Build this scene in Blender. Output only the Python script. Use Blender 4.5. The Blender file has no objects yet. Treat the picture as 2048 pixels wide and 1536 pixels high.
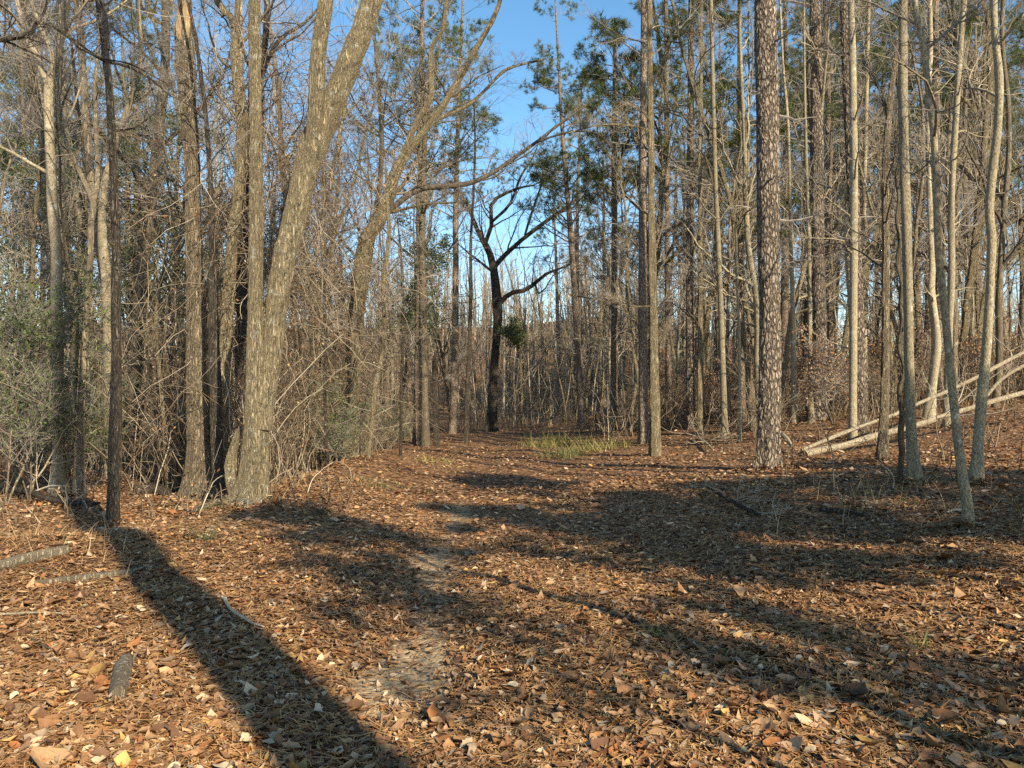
import bpy, math
import numpy as np

C = bpy.context.scene.collection
S = bpy.context.scene
PI = math.pi
R = np.random.default_rng(11)

# ------------------------------------------------------------------ camera, sky, sun, exposure
F_PX, CX, HY, EYE = 1541.0, 1024.0, 800.0, 1.5      # focal length in photo pixels, centre column, horizon row, eye height
cam_data = bpy.data.cameras.new("camera")
cam = bpy.data.objects.new("camera", cam_data); C.objects.link(cam)
cam.location = (0, 0, EYE); cam.rotation_euler = (PI / 2, 0, 0)
cam_data.sensor_width = 36.0; cam_data.lens = 36.0 * F_PX / 2048.0
cam_data.shift_y = 32.0 / 2048.0
cam_data.clip_start = 0.05; cam_data.clip_end = 900
S.camera = cam

SUN_EL = math.radians(30); SUN_AZ = math.radians(145)     # clockwise from +Y: behind the camera, to its right
SUN = np.array([math.sin(SUN_AZ) * math.cos(SUN_EL), math.cos(SUN_AZ) * math.cos(SUN_EL), math.sin(SUN_EL)])
w = bpy.data.worlds.new("World"); S.world = w; w.use_nodes = True
wn = w.node_tree.nodes; wl = w.node_tree.links
sky = wn.new("ShaderNodeTexSky"); sky.sky_type = 'NISHITA'; sky.sun_disc = False
sky.sun_elevation = SUN_EL; sky.sun_rotation = SUN_AZ
sky.air_density = 1.0; sky.dust_density = 0.3; sky.ozone_density = 1.2
hs = wn.new("ShaderNodeHueSaturation"); hs.inputs["Saturation"].default_value = 1.22; hs.inputs["Hue"].default_value = 0.492; hs.inputs["Value"].default_value = 1.0
wl.new(sky.outputs[0], hs.inputs["Color"]); wl.new(hs.outputs[0], wn["Background"].inputs["Color"])
wn["Background"].inputs["Strength"].default_value = 0.122
sd = bpy.data.lights.new("sun", 'SUN'); sd.energy = 5.0; sd.angle = math.radians(0.53); sd.color = (1.0, 0.86, 0.63)
so = bpy.data.objects.new("sun", sd); C.objects.link(so)
from mathutils import Vector
so.rotation_euler = Vector(SUN).to_track_quat('Z', 'Y').to_euler()
S.view_settings.view_transform = 'Standard'; S.view_settings.look = 'None'
S.view_settings.exposure = 0.98; S.view_settings.gamma = 1.0
S.render.engine = 'CYCLES'
S.cycles.max_bounces = 5; S.cycles.diffuse_bounces = 3; S.cycles.glossy_bounces = 1
S.cycles.transmission_bounces = 2; S.cycles.transparent_max_bounces = 4
S.cycles.use_denoising = False

# ------------------------------------------------------------------ terrain
def sp(v): return np.logaddexp(0, v)                       # soft plus
def sg(v): return 1 / (1 + np.exp(-np.clip(v, -40, 40)))
def ss(a, b, v):
    t = np.clip((v - a) / (b - a), 0, 1); return t * t * (3 - 2 * t)
def path_x(y): return -0.55 - 0.22 * np.exp(-((y - 11) / 5.0) ** 2) + 0.5 * ss(28, 60, y) * (y - 28) * 0.12
def zt(x, y):
    x = np.asarray(x, float); y = np.asarray(y, float)
    r = 15 * np.tanh(sp((x - 1.5) / 0.8) * 0.8 / 15); yy = 22 * np.tanh(sp((y - 10) / 2) * 2 / 22)
    z = 0.095 * r + 0.0048 * r * yy
    z = z * sg((y + 3) / 2)
    z = z - 0.05 * np.exp(-((x - path_x(y)) / 0.42) ** 2) - 0.035 * np.exp(-((x - path_x(y) - 1.55) / 0.4) ** 2) * ss(6, 11, y)
    z = z + 0.14 * np.exp(-((y - 7.5 - 0.15 * (x + 4)) / 0.8) ** 2) * sg(-(x + 3.4) / 0.35)
    z = z - 0.22 * sg(-(x + 4.4) / 0.5) * ss(8.2, 10, y) * (1 - ss(20, 30, y))
    z = z + 0.25 * np.exp(-((x + 3.2) / 0.9) ** 2) * ss(10, 13, y) * (1 - ss(18, 24, y))
    z = z + 0.025 * np.sin(1.7 * x + 0.6 * y) * np.sin(0.9 * y - 0.5 * x + 1) + 0.015 * np.sin(3.9 * x + 1.3) * np.sin(3.1 * y + 0.7 * x)
    z = z + 0.05 * np.sin(0.55 * x + 2) * np.sin(0.4 * y)
    z = z + 13.0 * ss(55, 125, y) * (1 - 0.7 * ss(8, 55, x))
    return z
def P(px, py, d): return np.array([(px - CX) / F_PX * d, d, EYE + (HY - py) / F_PX * d])
def ground_at(px, py):
    """distance along the view ray at which it meets the ground"""
    ds = np.linspace(2, 60, 6000)
    x = (px - CX) / F_PX * ds; z = EYE + (HY - py) / F_PX * ds
    k = np.nonzero(z <= zt(x, ds))[0]
    return float(ds[k[0]]) if len(k) else 45.0

# ------------------------------------------------------------------ mesh helpers
class Geo:
    """collects vertices, quads, tris and a tint per vertex, then links them as ONE mesh"""
    def __init__(s): s.v = []; s.q = []; s.t = []; s.qm = []; s.tm = []; s.c = []; s.n = 0
    def add(s, v, q=None, t=None, m=0, col=None):
        v = np.asarray(v, np.float32).reshape(-1, 3)
        s.v.append(v)
        if col is None: col = np.full((len(v), 3), 0.5, np.float32)
        else: col = np.broadcast_to(np.asarray(col, np.float32), (len(v), 3))
        s.c.append(col)
        if q is not None and len(q): s.q.append(np.asarray(q) + s.n); s.qm.append(np.full(len(q), m))
        if t is not None and len(t): s.t.append(np.asarray(t) + s.n); s.tm.append(np.full(len(t), m))
        s.n += len(v)
    def mesh(s, name, mats, smooth=True, origin=None, tint=False):
        v = np.concatenate(s.v)
        if origin is not None: v = v - np.asarray(origin, np.float32)
        q = np.concatenate(s.q) if s.q else np.zeros((0, 4), int)
        t = np.concatenate(s.t) if s.t else np.zeros((0, 3), int)
        me = bpy.data.meshes.new(name)
        me.vertices.add(len(v)); me.vertices.foreach_set("co", v.ravel())
        me.loops.add(q.size + t.size); me.loops.foreach_set("vertex_index", np.concatenate([q.ravel(), t.ravel()]).astype(np.int32))
        me.polygons.add(len(q) + len(t))
        st = np.concatenate([np.arange(len(q)) * 4, q.size + np.arange(len(t)) * 3]).astype(np.int32)
        me.polygons.foreach_set("loop_start", st)
        mi = np.concatenate((s.qm + s.tm) or [np.zeros(0)]).astype(np.int32)
        for m in mats: me.materials.append(m)
        me.polygons.foreach_set("material_index", mi)
        me.polygons.foreach_set("use_smooth", np.full(len(q) + len(t), smooth))
        if tint:
            a = me.attributes.new("tint", 'FLOAT_COLOR', 'POINT')
            c = np.ones((len(v), 4), np.float32); c[:, :3] = np.concatenate(s.c)
            a.data.foreach_set("color", c.ravel())
        me.update(); me.validate()
        return me
def norm(v): return v / np.maximum(np.linalg.norm(v, axis=-1, keepdims=True), 1e-9)
def tubes(Pn, Rn, k=3, rad=None):
    """batch of tubes: Pn (B,n,3), Rn (B,n); rad (B,n,k) optional factor on the radius"""
    B, n, _ = Pn.shape
    T = np.gradient(Pn, axis=1); T = norm(T)
    mt = norm(T.mean(1)); ref = np.zeros((B, 3)); ref[np.arange(B), np.abs(mt).argmin(1)] = 1
    U = norm(np.cross(T, ref[:, None, :])); W = np.cross(T, U)
    a = np.arange(k) * 2 * PI / k
    rr = Rn[..., None] if rad is None else Rn[..., None] * rad
    V = Pn[:, :, None, :] + (rr * np.cos(a))[..., None] * U[:, :, None, :] + (rr * np.sin(a))[..., None] * W[:, :, None, :]
    idx = np.arange(B * n * k).reshape(B, n, k)
    q = np.stack([idx[:, :-1], np.roll(idx[:, :-1], -1, 2), np.roll(idx[:, 1:], -1, 2), idx[:, 1:]], -1).reshape(-1, 4)
    return V.reshape(-1, 3), q
def grow(st, d, L, n, wig, up, rng, droop=0.0):
    B = len(st); Q = np.zeros((B, n, 3)); Q[:, 0] = st; d = norm(d)
    for i in range(1, n):
        d = d + wig * rng.normal(size=(B, 3)); d[:, 2] += up - droop * i / n
        d = norm(d); Q[:, i] = Q[:, i - 1] + d * (L / (n - 1))[:, None]
    return Q
def kids(Q, Rq, m, t0, t1, a0, a1, l0, l1, rng, rr=0.6, even=False):
    B, n, _ = Q.shape
    t = np.sort(rng.uniform(t0, t1, (B, m)), 1) if not even else np.broadcast_to(np.linspace(t0, t1, m), (B, m)) + rng.normal(0, .015, (B, m))
    t = np.clip(t, 0, 1); f = t * (n - 1); i = np.minimum(f.astype(int), n - 2); u = (f - i)[..., None]
    b = np.arange(B)[:, None]
    p = Q[b, i] * (1 - u) + Q[b, i + 1] * u; T = norm(Q[b, i + 1] - Q[b, i])
    r = Rq[b, i] * (1 - u[..., 0]) + Rq[b, i + 1] * u[..., 0]
    g = rng.normal(size=T.shape); g = norm(g - (g * T).sum(-1, keepdims=True) * T)
    a = rng.uniform(a0, a1, (B, m))[..., None]
    d = np.cos(a) * T + np.sin(a) * g
    Lp = np.linalg.norm(np.diff(Q, axis=1), axis=2).sum(1)[:, None]
    L = Lp * rng.uniform(l0, l1, (B, m)) * (1.15 - 0.6 * t)
    return p.reshape(-1, 3), d.reshape(-1, 3), L.ravel(), (r * rr).ravel(), t.ravel()
def taper(r0, n, end=0.35, lo=0.0): return np.maximum(r0[:, None] * np.linspace(1, end, n)[None, :], lo)
def resample(pts, step):
    """Catmull-Rom through (n,4) points x,y,z,r and even resampling"""
    p = np.asarray(pts, float)
    if len(p) == 2: p = np.array([p[0], (p[0] + p[1]) / 2, p[1]])
    e = np.vstack([2 * p[0] - p[1], p, 2 * p[-1] - p[-2]]); out = []
    for i in range(1, len(e) - 2):
        u = np.linspace(0, 1, 24, endpoint=False)[:, None]
        a, b, c, d = e[i - 1], e[i], e[i + 1], e[i + 2]
        out.append(0.5 * (2 * b + (c - a) * u + (2 * a - 5 * b + 4 * c - d) * u ** 2 + (3 * b - a - 3 * c + d) * u ** 3))
    out.append(p[-1:]); o = np.vstack(out)
    s = np.r_[0, np.cumsum(np.linalg.norm(np.diff(o[:, :3], axis=0), axis=1))]
    n = max(4, int(s[-1] / step) + 1); t = np.linspace(0, s[-1], n)
    o = np.stack([np.interp(t, s, o[:, j]) for j in range(4)], 1); o[:, 3] = np.maximum(o[:, 3], 0.003)
    return o
def trunk_geo(g, path, k, rng, flare=0.0, lump=0.05, flute=5, col=None, m=0, sink=True):
    """one trunk or limb tube with lumps, a root flare with lobes and a closed tip"""
    n = len(path); h = np.r_[0, np.cumsum(np.linalg.norm(np.diff(path[:, :3], axis=0), axis=1))]
    a = np.arange(k) * 2 * PI / k
    ph = rng.uniform(0, 2 * PI, 8)
    rad = np.ones((n, k))
    sc = 1 / max(path[:, 3].mean(), 0.02)
    for j in range(6):
        kk = rng.integers(1, 4); f = rng.uniform(0.12, 0.5) * sc * 0.25
        rad += lump * rng.uniform(.4, 1) * np.sin(kk * a[None] + ph[j] + f * h[:, None] * 2 + 0.6 * np.sin(f * 1.7 * h[:, None] + j))
    if flare:
        fl = np.exp(-h / (path[0, 3] * 2.2))[:, None]
        rad += flare * fl * (0.55 + 0.6 * np.cos(flute * a + ph[6])[None] + 0.35 * np.cos((flute - 2) * a + ph[7])[None])
    p = path.copy()
    V, q = tubes(p[None, :, :3], p[None, :, 3], k, rad[None])
    if sink: V[:k, 2] -= 0.12
    t = [[n * k, (n - 1) * k + i, (n - 1) * k + (i + 1) % k] for i in range(k)]
    V = np.vstack([V, p[-1:, :3] + 0.3 * (p[-1:, :3] - p[-2:-1, :3])])
    g.add(V, q, [[x[1], x[2], x[0]] for x in t], m=m, col=col)
def rot_basis(B, rng, flat=None):
    """random orthonormal frames (B,3,3); flat = sigma of the tilt from horizontal"""
    if flat is None:
        z = norm(rng.normal(size=(B, 3)))
    else:
        z = norm(np.stack([rng.normal(0, flat, B), rng.normal(0, flat, B), np.ones(B)], 1))
    x = norm(np.cross(z, norm(rng.normal(size=(B, 3))))); y = np.cross(z, x)
    return x, y, z
def leaf_diamonds(g, pos, L, Wd, rng, col, m=0, flat=None, bend=0.15, dirs=None):
    B = len(pos); x, y, z = rot_basis(B, rng, flat)
    if dirs is not None:
        x = norm(dirs + 0.55 * rng.normal(size=(B, 3))); y = norm(np.cross(x, rng.normal(size=(B, 3)))); z = np.cross(x, y)
    L = np.broadcast_to(L, B)[:, None]; Wd = np.broadcast_to(Wd, B)[:, None]
    a = pos; b = pos + x * L * .45 + y * Wd * .5 - z * L * bend * .3; c = pos + x * L - z * L * bend; d = pos + x * L * .45 - y * Wd * .5 - z * L * bend * .3
    V = np.stack([a, b, c, d], 1).reshape(-1, 3)
    g.add(V, np.arange(B * 4).reshape(-1, 4), m=m, col=np.repeat(np.broadcast_to(col, (B, 3)), 4, 0))

# ------------------------------------------------------------------ object helpers
def link(name, me, parent=None, loc=(0, 0, 0)):
    o = bpy.data.objects.new(name, me); C.objects.link(o); o.location = loc
    if parent is not None: o.parent = parent
    return o
def tag(o, label=None, cat=None, group=None, kind=None):
    for kx, v in (("label", label), ("category", cat), ("group", group), ("kind", kind)):
        if v: o[kx] = v
    return o
def thing(name, label, cat, loc, group=None):
    o = bpy.data.objects.new(name, None); C.objects.link(o); o.location = [float(c) for c in loc]
    o.empty_display_size = 0.2
    return tag(o, label, cat, group)
def dup(root, loc, rz=0.0, sc=1.0, label=None, group=None, tilt=(0, 0)):
    r = root.copy(); C.objects.link(r); r.location = [float(c) for c in loc]; r.rotation_euler = (tilt[0], tilt[1], rz)
    r.scale = (sc, sc, sc) if np.isscalar(sc) else sc
    for key, v in (("label", label), ("group", group)):
        if v: r[key] = v
    for ch in KIDS[root.name]:
        c = ch.copy(); C.objects.link(c); c.parent = r
    return r
KIDS = {}

# ------------------------------------------------------------------ materials
def new_mat(name):
    m = bpy.data.materials.new(name); m.use_nodes = True
    nt = m.node_tree; b = nt.nodes["Principled BSDF"]
    b.inputs["Specular IOR Level"].default_value = 0.25
    return m, nt, b
def nd(nt, t, **kw):
    n = nt.nodes.new(t)
    for k_, v in kw.items():
        if k_ in n.inputs.keys(): n.inputs[k_].default_value = v
        else: setattr(n, k_, v)
    return n
def mixc(nt, fac, a, b, mode='MIX'):
    n = nt.nodes.new("ShaderNodeMix"); n.data_type = 'RGBA'; n.blend_type = mode; n.clamp_factor = True
    for i, v in ((0, fac), (6, a), (7, b)):
        if isinstance(v, (int, float)): n.inputs[i].default_value = v
        elif isinstance(v, tuple): n.inputs[i].default_value = (*v, 1)
        else: nt.links.new(v, n.inputs[i])
    return n.outputs[2]
def math_(nt, op, a, b=0.0, c=0.0):
    n = nt.nodes.new("ShaderNodeMath"); n.operation = op
    for i, v in enumerate((a, b, c)):
        if isinstance(v, (int, float)): n.inputs[i].default_value = v
        else: nt.links.new(v, n.inputs[i])
    return n.outputs[0]
def mapr(nt, v, a, b, c, d):
    n = nt.nodes.new("ShaderNodeMapRange"); nt.links.new(v, n.inputs[0])
    for i, x in zip((1, 2, 3, 4), (a, b, c, d)): n.inputs[i].default_value = x
    return n.outputs[0]
def noise(nt, vec, scale, detail=4, rough=0.6, dist=0.0):
    n = nd(nt, "ShaderNodeTexNoise", Scale=scale, Detail=detail, Roughness=rough, Distortion=dist)
    if vec is not None: nt.links.new(vec, n.inputs["Vector"])
    return n.outputs[0]
def bark(name, dark, light, s=26, zs=0.14, style='groove', lichen=0.0, lich=(0.42, 0.42, 0.34), bump=0.8, disp=0.0, vary=0.35, moss=0.0):
    m, nt, b = new_mat(name)
    tc = nt.nodes.new("ShaderNodeTexCoord"); mp = nt.nodes.new("ShaderNodeMapping")
    nt.links.new(tc.outputs["Object"], mp.inputs["Vector"]); mp.inputs["Scale"].default_value = (s, s, s * zs)
    vec = mp.outputs[0]
    fine = noise(nt, vec, 3.2, 4, 0.65)
    if style == 'plate':
        warp = nd(nt, "ShaderNodeTexNoise", Scale=1.3, Detail=3.0); nt.links.new(vec, warp.inputs["Vector"])
        vm = nt.nodes.new("ShaderNodeVectorMath"); vm.operation = 'MULTIPLY_ADD'
        nt.links.new(warp.outputs["Color"], vm.inputs[0]); vm.inputs[1].default_value = (1.3, 1.3, 1.3); nt.links.new(vec, vm.inputs[2])
        vo = nd(nt, "ShaderNodeTexVoronoi", feature='DISTANCE_TO_EDGE', Scale=1.0); nt.links.new(vm.outputs[0], vo.inputs["Vector"])
        vc = nd(nt, "ShaderNodeTexVoronoi", feature='F1', Scale=1.0); nt.links.new(vm.outputs[0], vc.inputs["Vector"])
        h = mapr(nt, vo.outputs["Distance"], 0.0, 0.27, 0.0, 1.0)
        sx = nt.nodes.new("ShaderNodeSeparateColor"); nt.links.new(vc.outputs["Color"], sx.inputs[0])
        plate = sx.outputs[0]
        h2 = math_(nt, 'MULTIPLY', h, math_(nt, 'MULTIPLY_ADD', plate, 0.5, 0.5))
        hh = math_(nt, 'MULTIPLY_ADD', fine, 0.35, h2)
        base = mixc(nt, h, dark, mixc(nt, plate, tuple(c * 0.8 for c in light), tuple(min(c * 1.1, .8) for c in light)))
    elif style == 'smooth':
        n1 = noise(nt, vec, 0.6, 4, 0.6)
        n2 = noise(nt, vec, 2.4, 3, 0.7)
        h2 = mapr(nt, n2, 0.3, 0.7, 0, 1); hh = math_(nt, 'MULTIPLY_ADD', fine, 0.5, math_(nt, 'MULTIPLY', h2, 0.4))
        base = mixc(nt, mapr(nt, n2, 0.36, 0.6, 0, 1), dark, mixc(nt, n1, tuple(c * 0.8 for c in light), light))
    else:
        n1 = noise(nt, vec, 1.0, 4, 0.6, 1.1)
        rid = math_(nt, 'MULTIPLY', math_(nt, 'ABSOLUTE', math_(nt, 'SUBTRACT', n1, 0.5)), 6.0)
        h = mapr(nt, rid, 0.0, 0.75, 0.0, 1.0)
        hh = math_(nt, 'MULTIPLY_ADD', fine, 0.5, h)
        base = mixc(nt, h, dark, mixc(nt, fine, tuple(c * 0.7 for c in light), tuple(min(c * 1.2, .8) for c in light)))
    big = nt.nodes.new("ShaderNodeTexCoord")
    bn = noise(nt, big.outputs["Object"], 1.6, 3, 0.6)
    base = mixc(nt, mapr(nt, bn, 0.3, 0.7, 0, 1), mixc(nt, 0.5, base, mixc(nt, 1.0, base, (0.62, 0.6, 0.6), 'MULTIPLY')), base)
    if lichen:
        ln = noise(nt, big.outputs["Object"], 7.0, 5, 0.7)
        base = mixc(nt, mapr(nt, ln, 0.62 - 0.14 * lichen, 0.70 - 0.1 * lichen, 0, 0.85), base, lich)
    if moss:
        mn = noise(nt, big.outputs["Object"], 3.0, 5, 0.7)
        base = mixc(nt, mapr(nt, mn, 0.66 - 0.2 * moss, 0.8 - 0.2 * moss, 0, 0.75), base, (0.16, 0.15, 0.055))
    oi = nt.nodes.new("ShaderNodeObjectInfo")
    v = mapr(nt, oi.outputs["Random"], 0, 1, 1 - vary, 1 + vary * 0.7)
    hv = nd(nt, "ShaderNodeHueSaturation"); nt.links.new(base, hv.inputs["Color"]); nt.links.new(v, hv.inputs["Value"])
    nt.links.new(hv.outputs[0], b.inputs["Base Color"]); b.inputs["Roughness"].default_value = 0.9
    bp = nd(nt, "ShaderNodeBump", Strength=bump, Distance=0.02); nt.links.new(hh, bp.inputs["Height"]); nt.links.new(bp.outputs[0], b.inputs["Normal"])
    if disp:
        dn = nd(nt, "ShaderNodeDisplacement", Midlevel=0.6, Scale=disp); nt.links.new(hh, dn.inputs["Height"])
        nt.links.new(dn.outputs[0], nt.nodes["Material Output"].inputs["Displacement"]); m.displacement_method = 'BOTH'
    return m
def tinted(name, rough=0.75, var=0.25, mul=1.0, tc_noise=60, transl=0.0, spec=0.2):
    m, nt, b = new_mat(name); b.inputs["Specular IOR Level"].default_value = spec
    at = nd(nt, "ShaderNodeAttribute", attribute_name="tint")
    tc = nt.nodes.new("ShaderNodeTexCoord")
    n = noise(nt, tc.outputs["Object"], tc_noise, 3, 0.6)
    hv = nd(nt, "ShaderNodeHueSaturation"); nt.links.new(at.outputs["Color"], hv.inputs["Color"])
    nt.links.new(mapr(nt, n, 0.25, 0.75, mul * (1 - var), mul * (1 + var)), hv.inputs["Value"])
    nt.links.new(hv.outputs[0], b.inputs["Base Color"]); b.inputs["Roughness"].default_value = rough
    if transl:
        tr = nt.nodes.new("ShaderNodeBsdfTranslucent"); nt.links.new(hv.outputs[0], tr.inputs["Color"])
        mx = nt.nodes.new("ShaderNodeMixShader"); mx.inputs[0].default_value = transl
        nt.links.new(b.outputs[0], mx.inputs[1]); nt.links.new(tr.outputs[0], mx.inputs[2])
        nt.links.new(mx.outputs[0], nt.nodes["Material Output"].inputs["Surface"])
    return m
M = {}
M['tan'] = bark('ridged_tan_bark', (0.17, 0.135, 0.08), (0.44, 0.365, 0.225), 44, 0.1, lichen=0.25, disp=0.012, vary=0.1, moss=0.25, bump=0.6)
M['brown'] = bark('furrowed_brown_bark', (0.19, 0.148, 0.095), (0.46, 0.375, 0.25), 46, 0.1, lichen=0.1, disp=0.012, vary=0.12, moss=0.1)
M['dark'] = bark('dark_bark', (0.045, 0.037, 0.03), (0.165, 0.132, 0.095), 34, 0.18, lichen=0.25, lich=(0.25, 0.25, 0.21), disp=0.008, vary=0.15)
M['pine'] = bark('scaly_pine_bark', (0.05, 0.036, 0.027), (0.35, 0.285, 0.215), 19, 0.36, 'plate', disp=0.022, bump=0.7, vary=0.12)
M['pine_far'] = bark('pine_bark', (0.075, 0.054, 0.04), (0.36, 0.28, 0.2), 24, 0.3, 'plate', vary=0.25)
M['grey'] = bark('smooth_grey_bark', (0.13, 0.105, 0.065), (0.39, 0.335, 0.22), 24, 0.5, 'smooth', lichen=0.2, bump=0.35, vary=0.22)
M['pale'] = bark('pale_bark', (0.17, 0.135, 0.085), (0.45, 0.385, 0.26), 24, 0.6, 'smooth', lichen=0.35, lich=(0.52, 0.5, 0.4), bump=0.3, vary=0.15)
M['tree'] = bark('grey_brown_bark', (0.12, 0.095, 0.066), (0.32, 0.265, 0.18), 40, 0.09, lichen=0.2, vary=0.4)
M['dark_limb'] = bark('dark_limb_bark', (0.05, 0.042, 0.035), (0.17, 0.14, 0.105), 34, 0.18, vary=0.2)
M['deadwood'] = bark('weathered_deadwood', (0.15, 0.12, 0.08), (0.43, 0.365, 0.25), 15, 0.8, 'smooth', lichen=0.5, lich=(0.26, 0.21, 0.13), bump=0.5, vary=0.1)
M['scar'] = bark('bare_wood', (0.3, 0.2, 0.1), (0.55, 0.42, 0.25), 20, 0.1, vary=0.05)
def twig_mat(name, a, b_):
    m, nt, b = new_mat(name); oi = nt.nodes.new("ShaderNodeObjectInfo"); tc = nt.nodes.new("ShaderNodeTexCoord")
    n = noise(nt, tc.outputs["Object"], 0.9, 3, 0.6)
    c = mixc(nt, mapr(nt, n, 0.3, 0.7, 0, 1), a, b_)
    hv = nd(nt, "ShaderNodeHueSaturation"); nt.links.new(c, hv.inputs["Color"])
    nt.links.new(mapr(nt, oi.outputs["Random"], 0, 1, 0.7, 1.25), hv.inputs["Value"])
    nt.links.new(hv.outputs[0], b.inputs["Base Color"]); b.inputs["Roughness"].default_value = 0.85
    return m
M['twig'] = twig_mat('twig_bark', (0.15, 0.13, 0.115), (0.34, 0.3, 0.255))
M['twigp'] = twig_mat('pale_twig_bark', (0.26, 0.21, 0.15), (0.42, 0.36, 0.27))
M['vine_plain'] = twig_mat('vine_stems', (0.12, 0.09, 0.06), (0.33, 0.27, 0.19))
M['leaf'] = tinted('evergreen_leaves', 0.5, 0.3, transl=0.25, spec=0.35)
M['needle'] = tinted('pine_needles', 0.6, 0.25, transl=0.15)
M['dry'] = tinted('dry_leaves', 0.75, 0.25, tc_noise=45)
M['vine'] = tinted('vine_stems', 0.85, 0.2, tc_noise=6)
M['straw'] = tinted('pine_straw', 0.7, 0.2)
M['grass'] = tinted('grass_blades', 0.6, 0.2, transl=0.2)

# ground
def ground_mat():
    m, nt, b = new_mat('leaf_strewn_soil')
    tc = nt.nodes.new("ShaderNodeTexCoord"); o = tc.outputs["Object"]
    vo = nd(nt, "ShaderNodeTexVoronoi", feature='F1', Scale=17.0, Randomness=1.0)
    wn_ = nd(nt, "ShaderNodeTexNoise", Scale=9.0, Detail=3.0); nt.links.new(o, wn_.inputs["Vector"])
    vm = nt.nodes.new("ShaderNodeVectorMath"); vm.operation = 'MULTIPLY_ADD'; nt.links.new(wn_.outputs["Color"], vm.inputs[0]); vm.inputs[1].default_value = (.12, .12, .12); nt.links.new(o, vm.inputs[2])
    nt.links.new(vm.outputs[0], vo.inputs["Vector"])
    sx = nt.nodes.new("ShaderNodeSeparateColor"); nt.links.new(vo.outputs["Color"], sx.inputs[0])
    rp = nt.nodes.new("ShaderNodeValToRGB"); rp.color_ramp.interpolation = 'LINEAR'
    pal = [(0.0, (0.075, 0.037, 0.018)), (0.3, (0.15, 0.074, 0.035)), (0.55, (0.23, 0.12, 0.052)), (0.8, (0.3, 0.17, 0.08)), (1.0, (0.36, 0.24, 0.135))]
    el = rp.color_ramp.elements
    el[0].position, el[0].color = pal[0][0], (*pal[0][1], 1); el[1].position, el[1].color = pal[-1][0], (*pal[-1][1], 1)
    for p_, c_ in pal[1:-1]:
        e = el.new(p_); e.color = (*c_, 1)
    nt.links.new(sx.outputs[0], rp.inputs[0])
    fine = noise(nt, o, 70, 4, 0.7)
    litter = mixc(nt, mapr(nt, fine, 0.3, 0.7, 0, 1), mixc(nt, 0.55, rp.outputs[0], (0.05, 0.028, 0.015)), rp.outputs[0])
    sand_n = noise(nt, o, 26, 5, 0.7)
    sand = mixc(nt, mapr(nt, sand_n, 0.35, 0.65, 0, 1), (0.30, 0.215, 0.12), (0.56, 0.43, 0.26))
    at = nd(nt, "ShaderNodeAttribute", attribute_name="tint")
    sa = nt.nodes.new("ShaderNodeSeparateColor"); nt.links.new(at.outputs["Color"], sa.inputs[0])
    pn = noise(nt, o, 11, 5, 0.7)
    f = mapr(nt, math_(nt, 'ADD', sa.outputs[0], math_(nt, 'MULTIPLY', math_(nt, 'SUBTRACT', pn, 0.5), 1.5)), 0.36, 0.85, 0, .85)
    nt.links.new(mixc(nt, f, litter, sand), b.inputs["Base Color"]); b.inputs["Roughness"].default_value = 0.95
    hgt = math_(nt, 'ADD', math_(nt, 'MULTIPLY', vo.outputs["Distance"], 1.4), math_(nt, 'MULTIPLY', fine, 0.5))
    bp = nd(nt, "ShaderNodeBump", Strength=0.8, Distance=0.03); nt.links.new(hgt, bp.inputs["Height"]); nt.links.new(bp.outputs[0], b.inputs["Normal"])
    return m
def sand_at(x, y):
    d = np.abs(x - path_x(y) - .06 * np.sin(1.3 * y + 1)); wid = .24 + .1 * np.sin(1.7 * y + 2) + .12 * np.exp(-((y - 4.4) / .7) ** 2)
    return np.exp(-(d / wid) ** 2) * ss(2.8, 4.0, y) * (1 - 0.6 * ss(11, 13.5, y)) * (.68 + .1 * np.sin(1.9 * y + .4) + .25 * np.exp(-((y - 4.4) / .6) ** 2))
n = 310
u = np.linspace(-1, 1, n); gx = 2.47 * np.sinh(5.1 * u); gy = 6 + 2.6 * np.sinh(5.1 * u)
X, Y = np.meshgrid(gx, gy); Y = Y[(Y[:, 0] > -120)]; X = X[:len(Y)]
ny, nx = X.shape
idx = np.arange(ny * nx).reshape(ny, nx)
g = Geo()
sa_ = sand_at(X, Y).ravel()
g.add(np.stack([X, Y, zt(X, Y)], -1).reshape(-1, 3), np.stack([idx[:-1, :-1], idx[:-1, 1:], idx[1:, 1:], idx[1:, :-1]], -1).reshape(-1, 4), col=np.stack([sa_] * 3, 1))
ground = tag(link('ground', g.mesh('ground', [ground_mat()], tint=True)), 'forest floor with a worn trail, covered in brown leaves', None, None, 'structure')

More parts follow.
